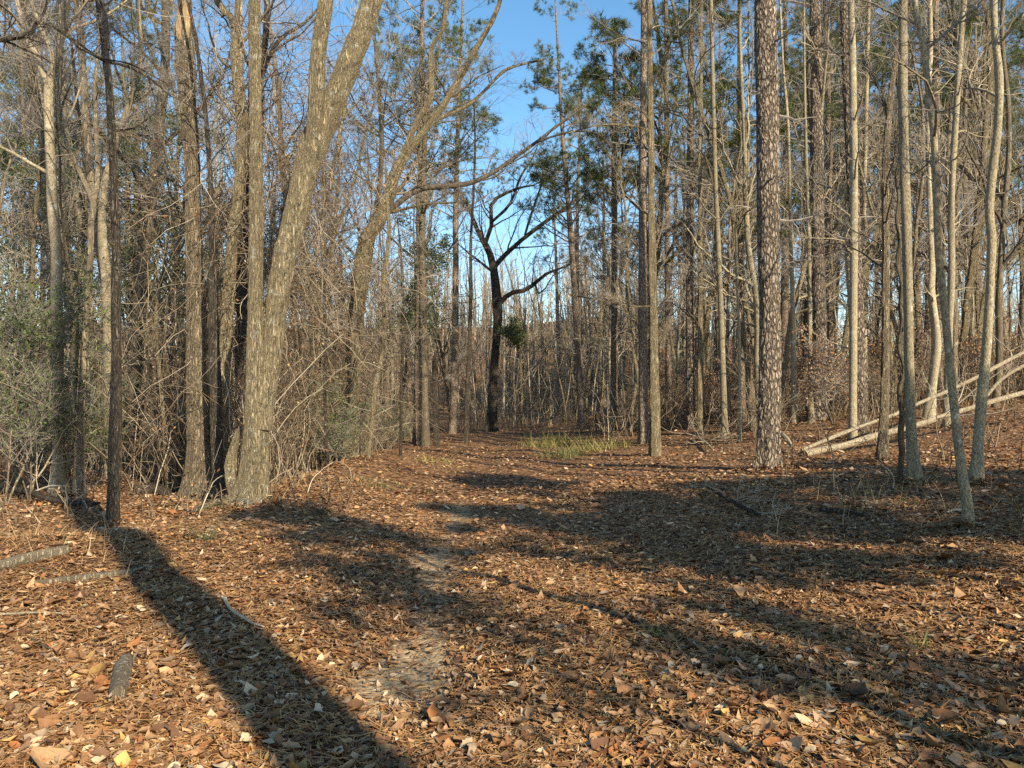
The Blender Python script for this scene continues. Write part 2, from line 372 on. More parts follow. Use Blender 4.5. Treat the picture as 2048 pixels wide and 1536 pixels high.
# ------------------------------------------------------------------ generators
def bare_crown(g, stem, rng, n1=16, n2=9, n3=8, n4=4, t0=0.35, t1=0.98, L1=0.26, ang=(0.5, 1.05), r_lo=0.0026, k1=6, m=0, wig=0.16, up=0.05, ml=0, lr=0.55):
    """limbs, branches, twigs and twiglets on one stem path (n,4)"""
    Q = stem[None, :, :3]; Rq = stem[None, :, 3]
    p, d, L, r, t = kids(Q, Rq, n1, t0, t1, ang[0], ang[1], L1 * .7, L1 * 1.25, rng, lr)
    d[:, 2] = np.abs(d[:, 2]) * 0.6 + 0.15
    A = grow(p, d, L, 10, wig, up, rng); Ra = taper(np.minimum(r, 0.09), 10, 0.18, r_lo)
    g.add(*tubes(A, Ra, k1), m=ml)
    p, d, L, r, t = kids(A, Ra, n2, 0.12, 1.0, 0.45, 1.1, 0.3, 0.62, rng, 0.6)
    B_ = grow(p, d, L, 6, 0.2, 0.05, rng); Rb = taper(r, 6, 0.3, r_lo)
    g.add(*tubes(B_, Rb, 3), m=m)
    if n3:
        p, d, L, r, t = kids(B_, Rb, n3, 0.1, 1.0, 0.4, 1.1, 0.35, 0.75, rng, 0.65)
        D = grow(p, d, L, 4, 0.17, 0.04, rng); Rd = taper(r, 4, 0.5, r_lo)
        g.add(*tubes(D, Rd, 3), m=m)
        if n4:
            p, d, L, r, t = kids(D, Rd, n4, 0.1, 1.0, 0.4, 1.1, 0.4, 0.8, rng, 0.75)
            E = grow(p, d, np.maximum(L, 0.15), 2, 0.18, 0.04, rng); Re = taper(r, 2, 0.6, r_lo * .8)
            g.add(*tubes(E, Re, 3), m=m)
            return A, B_, D, E
        return A, B_, D, None
    return A, B_, None, None
def straight_stem(rng, H, r0, wig=0.02, lean=0.03, n=26):
    d = np.array([[rng.normal(0, lean), rng.normal(0, lean), 1.0]])
    Q = grow(np.zeros((1, 3)), d, np.array([H]), n, wig, 0.03, rng)[0]
    t = np.linspace(0, 1, n); r = r0 * (1 - 0.85 * t ** 1.2) + 0.1 * r0 * np.exp(-t * 30)
    return np.c_[Q, r]
def make_bare(seed, H, r0, name='bare_tree', cat='tree', bk='tree', tw='twig', kt=9, flare=0.35, **kw):
    rng = np.random.default_rng(seed); st = straight_stem(rng, H, r0, kw.pop('twist', 0.03))
    root = thing(name, None, cat, (0, 0, 0))
    g = Geo(); trunk_geo(g, resample(st, H / 40), kt, rng, flare)
    a = link('trunk', g.mesh(name + '_trunk', [M[bk]]), root)
    g = Geo(); bare_crown(g, st, rng, ml=1, **kw)
    b = link('crown', g.mesh(name + '_crown', [M[tw], M[bk]]), root)
    KIDS[root.name] = [a, b]; return root
def needles(g, pos, dirs, rng, per=14, L=0.21, wd=0.0085, m=1, green=((0.05, 0.075, 0.02), (0.14, 0.155, 0.042))):
    B = len(pos)
    a = norm(rng.normal(size=(B, per, 3)) + 0.75 * dirs[:, None, :])
    l = L * rng.uniform(.7, 1.15, (B, per, 1)); side = norm(np.cross(a, rng.normal(size=a.shape))) * wd
    p = pos[:, None, :] + rng.normal(0, 0.02, (B, per, 3))
    V = np.stack([p - side, p + side, p + a * l], 2).reshape(-1, 3)
    f = rng.random((B, 1)); c = np.array(green[0]) * (1 - f) + np.array(green[1]) * f
    f2 = rng.random(B) < 0.05; c[f2] = (0.17, 0.11, 0.04)
    g.add(V, t=np.arange(B * per * 3).reshape(-1, 3), m=m, col=np.repeat(c, per * 3, 0))
def pine_crown(g, st, rng, zfrac=0.45, n1=44, dead=16, L1=0.13, dens=.9):
    H = st[-1, 2]; Q = st[None, :, :3]; Rq = st[None, :, 3]
    p, d, L, r, t = kids(Q, Rq, dead, 0.16, zfrac + .1, 1.1, 1.6, 0.03, 0.09, rng, 0.16)
    A = grow(p, d, L, 6, 0.14, -0.02, rng); Ra = taper(np.minimum(r, .03), 6, 0.3, .004); g.add(*tubes(A, Ra, 4), m=0)
    p, d, l2, r2, _ = kids(A, Ra, 3, .3, 1, .5, 1.1, .3, .5, rng, .6); g.add(*tubes(grow(p, d, l2, 4, .2, 0, rng), taper(r2, 4, .5, .004), 3), m=0)
    p, d, L, r, t = kids(Q, Rq, n1, zfrac, 0.985, 1.0, 1.5, L1 * .7, L1 * 1.2, rng, 0.32)
    A = grow(p, d, L, 9, 0.11, 0.05, rng); Ra = taper(np.minimum(r, 0.045), 9, 0.25, 0.005); g.add(*tubes(A, Ra, 4), m=0)
    p, d, L, r, t = kids(A, Ra, 8, 0.3, 1.0, 0.5, 1.0, 0.25, 0.5, rng, 0.6)
    d[:, 2] += 0.12
    B_ = grow(p, d, L, 5, 0.16, 0.1, rng); Rb = taper(r, 5, 0.5, 0.004); g.add(*tubes(B_, Rb, 3), m=0)
    T = norm(B_[:, -1] - B_[:, -2])
    pos = [B_[:, -1], B_[:, -2], A[:, -1]]; dr = [T, T, norm(A[:, -1] - A[:, -2])]
    p, d, L, r, t = kids(B_, Rb, 3, 0.4, 0.95, 0.6, 1.1, 0.2, 0.4, rng, .6)
    e = p + norm(d) * np.maximum(L, .12)[:, None]; pos.append(e); dr.append(norm(d))
    pos = np.vstack(pos); dr = np.vstack(dr)
    keep = rng.random(len(pos)) < dens
    needles(g, pos[keep], dr[keep], rng)
def make_pine(seed, H, r0, zfrac=0.45, **kw):
    rng = np.random.default_rng(seed); st = straight_stem(rng, H, r0, 0.008, 0.015)
    root = thing('pine_tree', None, 'pine tree', (0, 0, 0))
    g = Geo(); trunk_geo(g, resample(st, H / 36), 10, rng, 0.25)
    a = link('trunk', g.mesh('pine_trunk', [M['pine_far']]), root)
    g = Geo(); pine_crown(g, st, rng, zfrac, **kw)
    b = link('crown', g.mesh('pine_crown', [M['twig'], M['needle']], smooth=False, tint=True), root)
    KIDS[root.name] = [a, b]; return root
def greens(rng, B, lo=(0.04, 0.065, 0.02), hi=(0.14, 0.18, 0.055)):
    f = rng.random((B, 1)); return np.array(lo) * (1 - f) + np.array(hi) * f
DRY = np.array([(0.25, 0.128, 0.058), (0.34, 0.2, 0.1), (0.18, 0.09, 0.042), (0.46, 0.33, 0.2), (0.27, 0.11, 0.04), (0.26, 0.17, 0.105), (0.12, 0.062, 0.034), (0.42, 0.25, 0.085)])
def drys(rng, B, prob=(.2, .18, .18, .1, .09, .11, .1, .04)):
    c = DRY[rng.choice(len(DRY), B, p=prob)]; return np.clip(c * rng.uniform(.5, 1.15, (B, 1)), .02, .8)
def make_leafy(seed, name, cat, H, r0, nleaf, size, t0=0.3, bk='tree', colr='green', L1=0.3, stems=1, n1=14):
    """broadleaf evergreen or a bush that keeps its dry leaves: stems, twigs, leaves spread along the twigs"""
    rng = np.random.default_rng(seed); root = thing(name, None, cat, (0, 0, 0))
    gt = Geo(); gc = Geo(); ends = []
    for s_ in range(stems):
        st = straight_stem(rng, H * rng.uniform(.7, 1.05), r0 * rng.uniform(.6, 1), 0.06, 0.03 if stems == 1 else 0.35, 16)
        trunk_geo(gt, resample(st, H / 18), 6, rng, 0.2)
        A, B_, D, _ = bare_crown(gc, st, rng, n1, 6, 5, 0, t0, 0.98, L1, r_lo=0.003, k1=4)
        ends.append(np.vstack([D[:, 1:].reshape(-1, 3), B_[:, 3:].reshape(-1, 3)]))
    e = np.vstack(ends); pick = rng.integers(0, len(e), nleaf); pos = e[pick] + rng.normal(0, size * .8, (nleaf, 3))
    col = greens(rng, nleaf) if colr == 'green' else drys(rng, nleaf)
    leaf_diamonds(gc, pos, size * rng.uniform(.7, 1.3, nleaf), size * .5, rng, col, m=1)
    a = link('stem' if stems == 1 else 'stems', gt.mesh(name + '_stem', [M[bk]]), root)
    b = link('foliage', gc.mesh(name + '_foliage', [M['twig'], M['leaf' if colr == 'green' else 'dry']], smooth=False, tint=True), root)
    KIDS[root.name] = [a, b]; return root
def make_brush(seed, name, H, stems, leafn=0):
    """a clump of thin arching bare stems"""
    rng = np.random.default_rng(seed); root = thing(name, None, 'shrub', (0, 0, 0)); g = Geo()
    st = np.c_[rng.normal(0, .25, (stems, 2)), np.full(stems, -.03)]
    d = np.c_[rng.normal(0, .45, (stems, 2)), np.ones(stems)]
    A = grow(st, d, H * rng.uniform(.5, 1.1, stems), 10, .12, .0, rng, .12); Ra = taper(rng.uniform(.006, .014, stems), 10, .4, .0035); g.add(*tubes(A, Ra, 4))
    p, d, L, r, t = kids(A, Ra, 7, .15, 1, .5, 1.2, .2, .45, rng, .6); B_ = grow(p, d, L, 6, .2, .0, rng, .1); Rb = taper(r, 6, .6, .003); g.add(*tubes(B_, Rb, 3))
    p, d, L, r, t = kids(B_, Rb, 5, .15, 1, .5, 1.2, .3, .6, rng, .7); D = grow(p, d, L, 4, .25, .0, rng); g.add(*tubes(D, taper(r, 4, .7, .0028), 3))
    ch = []
    if leafn:
        e = np.vstack([B_[:, 2:].reshape(-1, 3), D[:, 1:].reshape(-1, 3)]); pos = e[rng.integers(0, len(e), leafn)]
        leaf_diamonds(g, pos, .06 * rng.uniform(.6, 1.4, leafn), .03, rng, drys(rng, leafn), m=1)
    ch.append(link('branches', g.mesh(name + '_branches', [M['vine_plain'], M['dry']], tint=True), root))
    KIDS[root.name] = ch; return root

# ------------------------------------------------------------------ traced trees
CROWN_BARK = {'tan': 'tree', 'brown': 'tree', 'dark': 'dark_limb', 'pine': 'pine_far'}
HERO = []         # (pixel column, half width in pixels, distance): nothing random may stand before these
FEET = []
LAND = []          # (pixel column, short phrase) of trees that other labels refer to
def traced(name, label, stem, bk='tree', tw='twig', H=18.0, d=None, k=20, flare=0.4, limbs=(), crown=None, crown_z=None, phrase=None, seed=1, cat='tree', pine=None, lump=0.035,
           lean=0.4, tip=0.02, extra=None, limb_bk=None):
    rng = np.random.default_rng(seed)
    if d is None: d = ground_at(stem[0][0], stem[0][1])
    base = P(stem[0][0], stem[0][1], d); base[2] = zt(base[0], base[1])
    pts = []
    for (px, py, wpx) in stem:
        p = P(px, py, d); pts.append([*p, wpx / 2 / F_PX * d])
    pts[0][2] = base[2]
    pts = np.array(pts)
    if pts[-1, 2] < H and stem[-1][1] <= 30:                      # carry the trunk on above the frame
        dv = norm(pts[-1, :3] - pts[-2, :3]); h = H - pts[-1, 2]; r = pts[-1, 3]
        for f in (0.25, 0.5, 0.75, 1.0):
            dv2 = norm(np.array([dv[0] * lean, rng.normal(0, .05), 1.0]))
            pts = np.vstack([pts, [*(pts[-1, :3] + dv2 * h * .25), max(r * (1 - .85 * f), tip)]])
    path = resample(pts, max(0.05, 0.006 * d) if k >= 28 else 0.012 * d)
    HERO.extend((px, wpx / 2, d) for px, py, wpx in stem)
    FEET.append((stem[0][0], stem[0][2] / 2, d))
    root = thing(name, label, cat, base)
    g = Geo(); trunk_geo(g, path, k, rng, flare, lump)
    out = [link('trunk', g.mesh(name + '_trunk', [M[bk]], origin=base), root)]
    gc = Geo(); paths = [path]
    for li in limbs:
        lp = []
        dd = li.get('dd', 0.0)
        for j, (px, py, wpx) in enumerate(li['pts']):
            d0 = li.get('d0', 0.0); q = P(px, py, d + d0 + (dd - d0) * j / max(1, len(li['pts']) - 1)); lp.append([*q, wpx / 2 / F_PX * d])
        if li.get('go'):
            lp = np.array(lp); dv = norm(lp[-1, :3] - lp[-2, :3]); rr = lp[-1, 3]
            for f in (.33, .66, 1.0):
                dv = norm(dv + np.array([0, rng.normal(0, .1), .25])); lp = np.vstack([lp, [*(lp[-1, :3] + dv * li['go'] * .33), max(rr * (1 - .85 * f), .008)]])
        lp = resample(lp, 0.012 * d)
        g = Geo(); trunk_geo(g, lp, max(8, k // 2), rng, 0, lump, sink=False)
        out.append(link('limb', g.mesh(name + '_limb', [M[li.get('bk') or limb_bk or bk]], origin=base), root))
        paths.append(lp)
    if pine:
        pine_crown(gc, np.c_[path[:, :2] - 0, path[:, 2:]], rng, **pine)
    elif crown is not None:
        for i, pth in enumerate(paths):
            kw = dict(crown); 
            if i: kw.update(crown.get('limb', {}))
            kw.pop('limb', None)
            if i == 0 and crown_z is not None:
                kw['t0'] = float(np.clip((crown_z - pth[0, 2]) / (pth[-1, 2] - pth[0, 2]), 0.02, .95))
            elif i: kw['t0'] = limbs[i - 1].get('t0', 0.15); kw['n1'] = kw.get('n1l', 8)
            kw.pop('n1l', None)
            if kw.get('t0', 0) > .94: continue
            bare_crown(gc, pth, rng, ml=2, **kw)
    if extra: extra(gc, path, rng)
    if gc.n: out.append(link('crown', gc.mesh(name + '_crown', [M[tw], M['needle' if pine else 'leaf'], M[CROWN_BARK.get(bk, bk)]], origin=base, tint=True, smooth=not pine), root))
    KIDS[root.name] = out
    if phrase: LAND.append((stem[min(1, len(stem) - 1)][0], phrase))
    return root, d, path

CR = dict(n1=8, n2=6, n3=5, n4=2, L1=.18, lr=.45, n1l=4, limb=dict(L1=.34))
CRs = dict(n1=13, n2=5, n3=4, n4=2, L1=.12, lr=.32)
# left of the trail
rootA, dA, pathA = traced('hardwood_tree', 'straight brown trunk with a bare orange scar high up, beside the double trunk',
    [(399, 996, 60), (399, 960, 50), (398, 919, 44), (395, 865, 38), (394, 755, 38), (391, 609, 34), (389, 547, 31), (386, 437, 30), (385, 328, 29), (376, 204, 31), (370, 110, 35), (368, 60, 31), (369, 0, 26)],
    'brown', H=17, k=36, flare=.35, crown=CR, crown_z=7.6, phrase='scarred trunk', seed=2)
g = Geo()                                                       # the scar: a strip of bare wood a little proud of the bark
pa = pathA[(pathA[:, 2] > EYE + (HY - 95) / F_PX * dA) & (pathA[:, 2] < EYE + (HY + 20) / F_PX * dA)]
aa = np.linspace(-1.7, 0.35, 9); n_ = len(pa)
wdt = np.sin(np.linspace(0.25, PI * .86, n_)) ** .5
V = np.stack([np.stack([pa[:, 0] + (pa[:, 3] * 1.045 + .004) * np.sin(.1 + (a_ + .67) * wdt + .1), pa[:, 1] - (pa[:, 3] * 1.045 + .004) * np.cos(.1 + (a_ + .67) * wdt + .1), pa[:, 2]], 1) for a_ in aa], 1)
ii = np.arange(n_ * 9).reshape(n_, 9); g.add(V.reshape(-1, 3), np.stack([ii[:-1, :-1], ii[:-1, 1:], ii[1:, 1:], ii[1:, :-1]], -1).reshape(-1, 4))
link('scar', g.mesh('trunk_scar', [M['scar']], origin=rootA.location), rootA)
rootB, dB, pathB = traced('hardwood_tree', 'stout tan double trunk with flared base, one stem upright and one leaning towards the trail',
    [(500, 1006, 78), (502, 985, 62), (507, 950, 52), (510, 900, 48), (512, 850, 44), (511, 800, 38), (511, 719, 32), (511, 573, 28), (512, 437, 26), (511, 255, 24), (510, 110, 24), (509, 0, 22)],
    'tan', H=16, k=36, flare=.5, crown=CR, crown_z=7.8, phrase='double trunk', seed=3,
    limbs=[dict(pts=[(522, 860, 40), (530, 800, 38), (542, 719, 38), (553, 609, 42), (570, 500, 46), (581, 474, 46), (607, 365, 47), (628, 292, 56), (650, 240, 52), (675, 182, 47), (704, 109, 46), (745, 0, 42)], go=8, dd=.5, t0=.55),
           dict(pts=[(606, 385, 16), (618, 325, 30), (631, 240, 32), (637, 109, 30), (652, 0, 29)], go=7, dd=.1, d0=.27, t0=.5),
           dict(pts=[(478, 985, 44), (462, 940, 26), (466, 900, 18), (478, 860, 10)], dd=.1, t0=.95),
           dict(pts=[(500, 1000, 30), (450, 1003, 22), (410, 1014, 12), (385, 1022, 6)], dd=-.35, t0=.99)])
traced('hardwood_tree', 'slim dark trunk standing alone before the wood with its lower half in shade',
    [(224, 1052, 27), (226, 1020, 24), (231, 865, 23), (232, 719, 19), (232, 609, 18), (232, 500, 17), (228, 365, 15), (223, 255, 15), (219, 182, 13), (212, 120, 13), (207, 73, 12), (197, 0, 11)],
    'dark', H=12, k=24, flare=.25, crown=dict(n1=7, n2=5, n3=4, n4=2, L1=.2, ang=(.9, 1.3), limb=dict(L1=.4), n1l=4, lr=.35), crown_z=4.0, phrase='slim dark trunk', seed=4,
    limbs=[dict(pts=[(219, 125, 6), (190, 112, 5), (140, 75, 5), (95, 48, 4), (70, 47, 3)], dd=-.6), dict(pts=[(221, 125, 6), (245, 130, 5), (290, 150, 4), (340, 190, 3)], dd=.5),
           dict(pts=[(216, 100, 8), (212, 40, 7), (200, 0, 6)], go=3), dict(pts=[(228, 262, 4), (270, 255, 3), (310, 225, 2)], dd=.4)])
traced('hardwood_tree', 'pale trunk that forks into two limbs, near the evergreen bush',
    [(119, 992, 40), (118, 950, 26), (116, 865, 21), (115, 682, 22), (112, 500, 20), (107, 437, 19), (100, 292, 18), (98, 200, 18), (100, 168, 18), (112, 110, 14), (128, 55, 13), (134, 0, 12)],
    'pale', H=15, k=20, crown=CR, crown_z=5.5, phrase='pale forked trunk', seed=5, limb_bk='pale',
    limbs=[dict(pts=[(96, 172, 13), (85, 145, 12), (70, 105, 11), (55, 80, 10), (33, 0, 9)], go=4, dd=.8), dict(pts=[(103, 165, 11), (104, 110, 9), (75, 40, 8), (62, 0, 7)], go=3, dd=-.5), dict(pts=[(118, 85, 7), (150, 55, 6), (190, 42, 5)], dd=.4, go=2)])
traced('hardwood_tree', 'thin tree whose limb bends away halfway up, behind the slim dark trunk',
    [(157, 995, 22), (160, 865, 16), (168, 719, 13), (175, 609, 12), (181, 500, 12), (183, 440, 12), (186, 405, 12), (160, 346, 9), (128, 273, 8), (117, 212, 8), (120, 146, 8), (125, 60, 7), (128, 0, 6)],
    'tree', H=13, k=14, crown=CRs, crown_z=4.0, seed=6, limbs=[dict(pts=[(185, 410, 11), (195, 360, 10), (193, 280, 9), (190, 180, 8), (194, 130, 7), (198, 60, 6)], go=4, dd=.5)])
traced('hardwood_tree', 'bent tree partly hidden by the slim dark trunk, mossy low down',
    [(222, 900, 24), (218, 700, 22), (213, 560, 20), (205, 480, 18), (207, 380, 15), (222, 320, 12), (250, 230, 11), (270, 170, 10), (282, 100, 9), (275, 0, 8)], 'pale', H=16, d=17, k=14, crown=CR, crown_z=5.5, seed=7)
traced('hardwood_tree', 'mottled tan trunk leaning out between the scarred trunk and the double trunk',
    [(437, 965, 26), (445, 860, 24), (449, 719, 23), (456, 609, 23), (463, 500, 22), (470, 437, 21), (479, 365, 20), (484, 255, 21), (476, 180, 18), (469, 109, 17), (470, 55, 15), (455, 25, 12), (434, 0, 11)],
    'tan', H=14, d=13.5, k=20, crown=CR, crown_z=6.5, seed=8, limbs=[dict(pts=[(470, 70, 12), (474, 30, 11), (476, 0, 10)], go=5)])
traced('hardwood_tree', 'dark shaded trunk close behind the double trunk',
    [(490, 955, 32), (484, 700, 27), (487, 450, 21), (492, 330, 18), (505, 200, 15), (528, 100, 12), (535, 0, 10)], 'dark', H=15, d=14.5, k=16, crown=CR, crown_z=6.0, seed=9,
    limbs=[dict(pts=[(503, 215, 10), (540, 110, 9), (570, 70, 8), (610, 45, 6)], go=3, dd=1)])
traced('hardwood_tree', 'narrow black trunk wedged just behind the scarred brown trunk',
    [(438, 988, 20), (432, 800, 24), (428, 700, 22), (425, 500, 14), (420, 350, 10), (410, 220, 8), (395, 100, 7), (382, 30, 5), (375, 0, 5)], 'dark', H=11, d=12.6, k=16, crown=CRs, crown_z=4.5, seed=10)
traced('hardwood_tree', 'crooked leaning tree draped with vines, its long limb arching over the trail',
    [(690, 890, 40), (700, 800, 36), (714, 620, 32), (731, 485, 30), (745, 460, 28), (760, 437, 27), (779, 386, 24), (786, 357, 22), (804, 321, 19), (838, 275, 15), (873, 262, 0)][:-1] + [(870, 235, 13), (905, 180, 12), (945, 110, 11), (985, 40, 9), (1000, 0, 8)],
    'tan', tw='twigp', H=13, d=17.5, k=18, crown=CR, crown_z=5.0, phrase='vine-draped tree', seed=12,
    limbs=[dict(pts=[(780, 420, 13), (811, 394, 12), (844, 377, 11), (895, 372, 11), (943, 365, 10), (990, 343, 9), (1026, 317, 8), (1077, 281, 7), (1114, 252, 6), (1187, 200, 3)], dd=1, bk='dark_limb'),
           dict(pts=[(1065, 288, 5), (1120, 268, 4), (1160, 262, 4), (1200, 270, 3), (1230, 305, 2)], dd=.4, d0=.8, bk='dark_limb'),
           dict(pts=[(866, 240, 9), (900, 228, 8), (950, 200, 7), (1004, 145, 6), (1040, 130, 5), (1090, 118, 3)], dd=1),
           dict(pts=[(800, 325, 12), (835, 240, 11), (862, 195, 10), (862, 100, 9), (885, 60, 8), (893, 0, 7)], go=3, dd=-1),
           dict(pts=[(775, 425, 7), (810, 418, 5), (850, 408, 4), (915, 405, 3)], dd=-.7)])
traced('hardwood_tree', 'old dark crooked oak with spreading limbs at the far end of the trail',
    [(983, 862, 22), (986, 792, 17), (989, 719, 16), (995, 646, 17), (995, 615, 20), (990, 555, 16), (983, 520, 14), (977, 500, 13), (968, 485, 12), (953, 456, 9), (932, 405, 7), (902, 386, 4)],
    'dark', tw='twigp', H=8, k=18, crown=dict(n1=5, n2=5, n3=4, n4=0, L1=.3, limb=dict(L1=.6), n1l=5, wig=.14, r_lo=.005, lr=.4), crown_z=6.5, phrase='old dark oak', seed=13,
    limbs=[dict(pts=[(985, 540, 10.4), (996, 525, 10.4), (1034, 488, 8.8), (1070, 459, 8.0), (1114, 427, 7.2), (1150, 401, 5.6), (1165, 379, 4.0)], dd=1.5, go=1.2),
           dict(pts=[(970, 488, 8.8), (978, 465, 8.0), (983, 448, 8.0), (983, 408, 7.2), (1005, 390, 6.4), (1041, 375, 4.8), (1063, 372, 3.2)], go=1.0, dd=-1),
           dict(pts=[(982, 445, 6.4), (1019, 409, 5.6), (1041, 354, 4.8), (1063, 320, 3.2)], go=1.2, dd=1),
           dict(pts=[(998, 610, 10.4), (1019, 587, 9.6), (1052, 580, 8.8), (1070, 566, 7.2), (1099, 544, 5.6), (1129, 535, 3.2)], go=1.0, dd=-1),
           dict(pts=[(1070, 568, 4.0), (1081, 590, 4.0), (1100, 560, 2.4), (1115, 540, 1.6)], dd=-.4),
           dict(pts=[(1050, 470, 4.8), (1062, 430, 4.8), (1076, 390, 4.0), (1088, 355, 3.2)], dd=.6), dict(pts=[(1140, 405, 4.0), (1132, 375, 3.2), (1140, 355, 2.4)], dd=.3)])
traced('hardwood_tree', 'slender black tree with a curved low branch, just before the old oak',
    [(933, 868, 10), (934, 810, 10), (939, 682, 8), (942, 573, 7), (941, 500, 6), (946, 400, 5), (950, 300, 4), (948, 200, 3)], 'dark', H=13, d=27, k=10, crown=CRs, crown_z=6, seed=14, flare=.2,
    limbs=[dict(pts=[(938, 705, 4), (925, 720, 4), (905, 745, 4), (895, 770, 3)], dd=-.4)])
traced('hardwood_tree', 'ivy clad straight trunk at the trail edge beyond the thicket',
    [(851, 862, 17), (850, 828, 15), (846, 609, 15), (844, 500, 14), (846, 400, 12), (849, 300, 10), (852, 150, 8)], 'tree', H=15, d=25, k=12, crown=CR, crown_z=6, seed=15,
    extra=lambda g, path, rng: leaf_diamonds(g, path[rng.integers(len(path) // 4, len(path), 1800), :3] + rng.normal(0, .38, (1800, 3)), .09, .05, rng, greens(rng, 1800, (.04, .06, .02), (.12, .13, .05)), m=1))
traced('hardwood_tree', 'broken dark stub trunk at the thicket edge', [(873, 855, 13), (871, 800, 12), (870, 717, 11), (869, 712, 6)], 'dark', H=2, d=25.5, k=12, flare=.1, seed=16)
traced('sapling', 'crooked stem in the vine tangle, pale below and dark above', [(736, 905, 7), (746, 824, 8), (752, 765, 9), (767, 694, 8), (771, 631, 8), (767, 550, 7), (778, 483, 7), (776, 420, 6), (770, 330, 4)], 'tan', H=9, k=10, d=15.8, crown=dict(n1=9, n2=5, n3=4, n4=2, L1=.2, lr=.4), crown_z=2.2, seed=50)
traced('sapling', 'thin dark upright stem inside the tangle near the trail edge', [(801, 885, 6), (803, 736, 5), (806, 631, 5), (803, 525, 4), (795, 440, 3)], 'dark', H=9, k=8, d=18, crown=dict(n1=9, n2=5, n3=4, n4=2, L1=.2, lr=.4), crown_z=2.4, seed=51)
traced('sapling', 'dark forked stem rising through the tangle beside the double trunk', [(655, 915, 8), (650, 800, 7), (652, 690, 6), (648, 600, 5), (655, 500, 4)], 'dark', H=8, k=8, d=15, crown=dict(n1=9, n2=5, n3=4, n4=2, L1=.2, lr=.4), crown_z=2.2, seed=52)
# right of the trail
traced('pine_tree', 'thickest scaly pine trunk, standing alone at the shade edge',
    [(1536, 937, 52), (1537, 915, 46), (1538, 880, 43), (1540, 719, 42), (1539, 609, 41), (1537, 500, 43), (1536, 365, 44), (1535, 219, 44), (1532, 100, 43), (1531, 0, 41)],
    'pine', H=21, k=56, flare=.22, pine=dict(zfrac=.55, dead=8, n1=18, dens=.6), phrase='thickest pine', seed=20, cat='pine tree', lump=.015)
traced('pine_tree', 'reddish scaly pine on the rise behind the thickest pine',
    [(1637, 839, 36), (1639, 800, 28), (1640, 719, 27), (1638, 609, 26), (1636, 500, 24), (1634, 255, 24), (1632, 110, 22), (1630, 0, 20)],
    'pine', H=20, k=40, flare=.3, pine=dict(zfrac=.5, dead=12, n1=20, dens=.6), phrase='reddish pine', seed=21, cat='pine tree', lump=.015)
traced('pine_tree', 'dark scaly pine with a thin pale stem leaning on its foot',
    [(1722, 874, 27), (1721, 800, 25), (1717, 700, 25), (1711, 500, 22), (1702, 300, 22), (1695, 150, 21), (1690, 0, 19)],
    'pine', H=20, k=32, flare=.25, pine=dict(zfrac=.5, dead=12, n1=20, dens=.6), phrase='dark pine', seed=22, cat='pine tree', lump=.015)
traced('sapling', 'thin crooked pale stem in front of the dark scaly pine',
    [(1712, 878, 7), (1709, 829, 6), (1703, 683, 6), (1697, 590, 5), (1691, 500, 5), (1688, 420, 3)], 'pale', tw='twigp', H=5, k=10, crown=dict(n1=9, n2=4, n3=3, n4=0, L1=.25), crown_z=1.6, seed=23)
traced('hardwood_tree', 'smooth grey trunk touching the dark scaly pine',
    [(1705, 882, 17), (1706, 750, 15), (1707, 600, 15), (1708, 350, 15), (1705, 150, 14), (1702, 0, 12)], 'grey', H=15, k=14, crown=CRs, crown_z=3.6, seed=24)
traced('hardwood_tree', 'narrow pale trunk just beyond the dark scaly pine',
    [(1731, 850, 10), (1730, 700, 9), (1727, 550, 9), (1728, 400, 8), (1732, 250, 8), (1735, 100, 7), (1738, 0, 6)], 'pale', H=15, d=24, k=12, crown=CRs, crown_z=6.5, seed=25)
rootR4, dR4, pathR4 = traced('hardwood_tree', 'smooth pale grey trunk with a shaggy vine climbing alongside',
    [(1830, 969, 32), (1827, 930, 24), (1823, 870, 20), (1820, 800, 19), (1817, 650, 17), (1815, 548, 18), (1812, 440, 18), (1809, 328, 18), (1806, 219, 18), (1806, 110, 17), (1807, 0, 15)],
    'grey', tw='twigp', H=14, k=26, flare=.35, crown=CR, crown_z=6.3, phrase='vine-flanked trunk', seed=26)
gr4 = [(1800, 930, 12), (1803, 870, 11), (1801, 800, 10), (1805, 740, 9), (1801, 680, 9), (1804, 610, 9), (1800, 550, 9), (1797, 470, 8), (1796, 380, 8), (1798, 300, 6), (1800, 200, 5), (1801, 100, 4)]
pv = resample(np.array([[*P(a_, b_, dR4 + .25), c_ / 2 / F_PX * dR4] for a_, b_, c_ in gr4]), .08)
pv[:, 0] += .02 * np.sin(np.arange(len(pv)) * .9); vb = pv[0, :3].copy(); vb[2] = zt(vb[0], vb[1])
vr = thing('climbing_vine', 'thick shaggy vine rising beside the pale grey trunk', 'vine', vb); g = Geo(); pv[0, 2] = vb[2]
trunk_geo(g, pv, 12, R, .2, .12)
for _ in range(30):
    i_ = R.integers(3, len(pv) - 6); q_ = resample(np.c_[pv[i_:i_ + 5, :3] + R.normal(0, .03, (5, 3)), np.full(5, .006)], .1); trunk_geo(g, q_, 4, R, sink=False)
link('stem', g.mesh('vine_stem', [M['tree']], origin=vb), vr)
traced('hardwood_tree', 'brown trunk wrapped in a knotted vine at its foot, curving away high up',
    [(1766, 924, 24), (1767, 880, 19), (1768, 829, 17), (1771, 719, 15), (1772, 548, 14), (1771, 400, 13), (1772, 329, 13), (1777, 234, 11), (1789, 139, 10), (1800, 60, 9), (1806, 0, 8)], 'brown', H=13, k=18, crown=CRs, crown_z=3.4, seed=27,
    limbs=[dict(pts=[(1777, 240, 6), (1760, 180, 5), (1742, 150, 5), (1726, 120, 4)], dd=.5)])
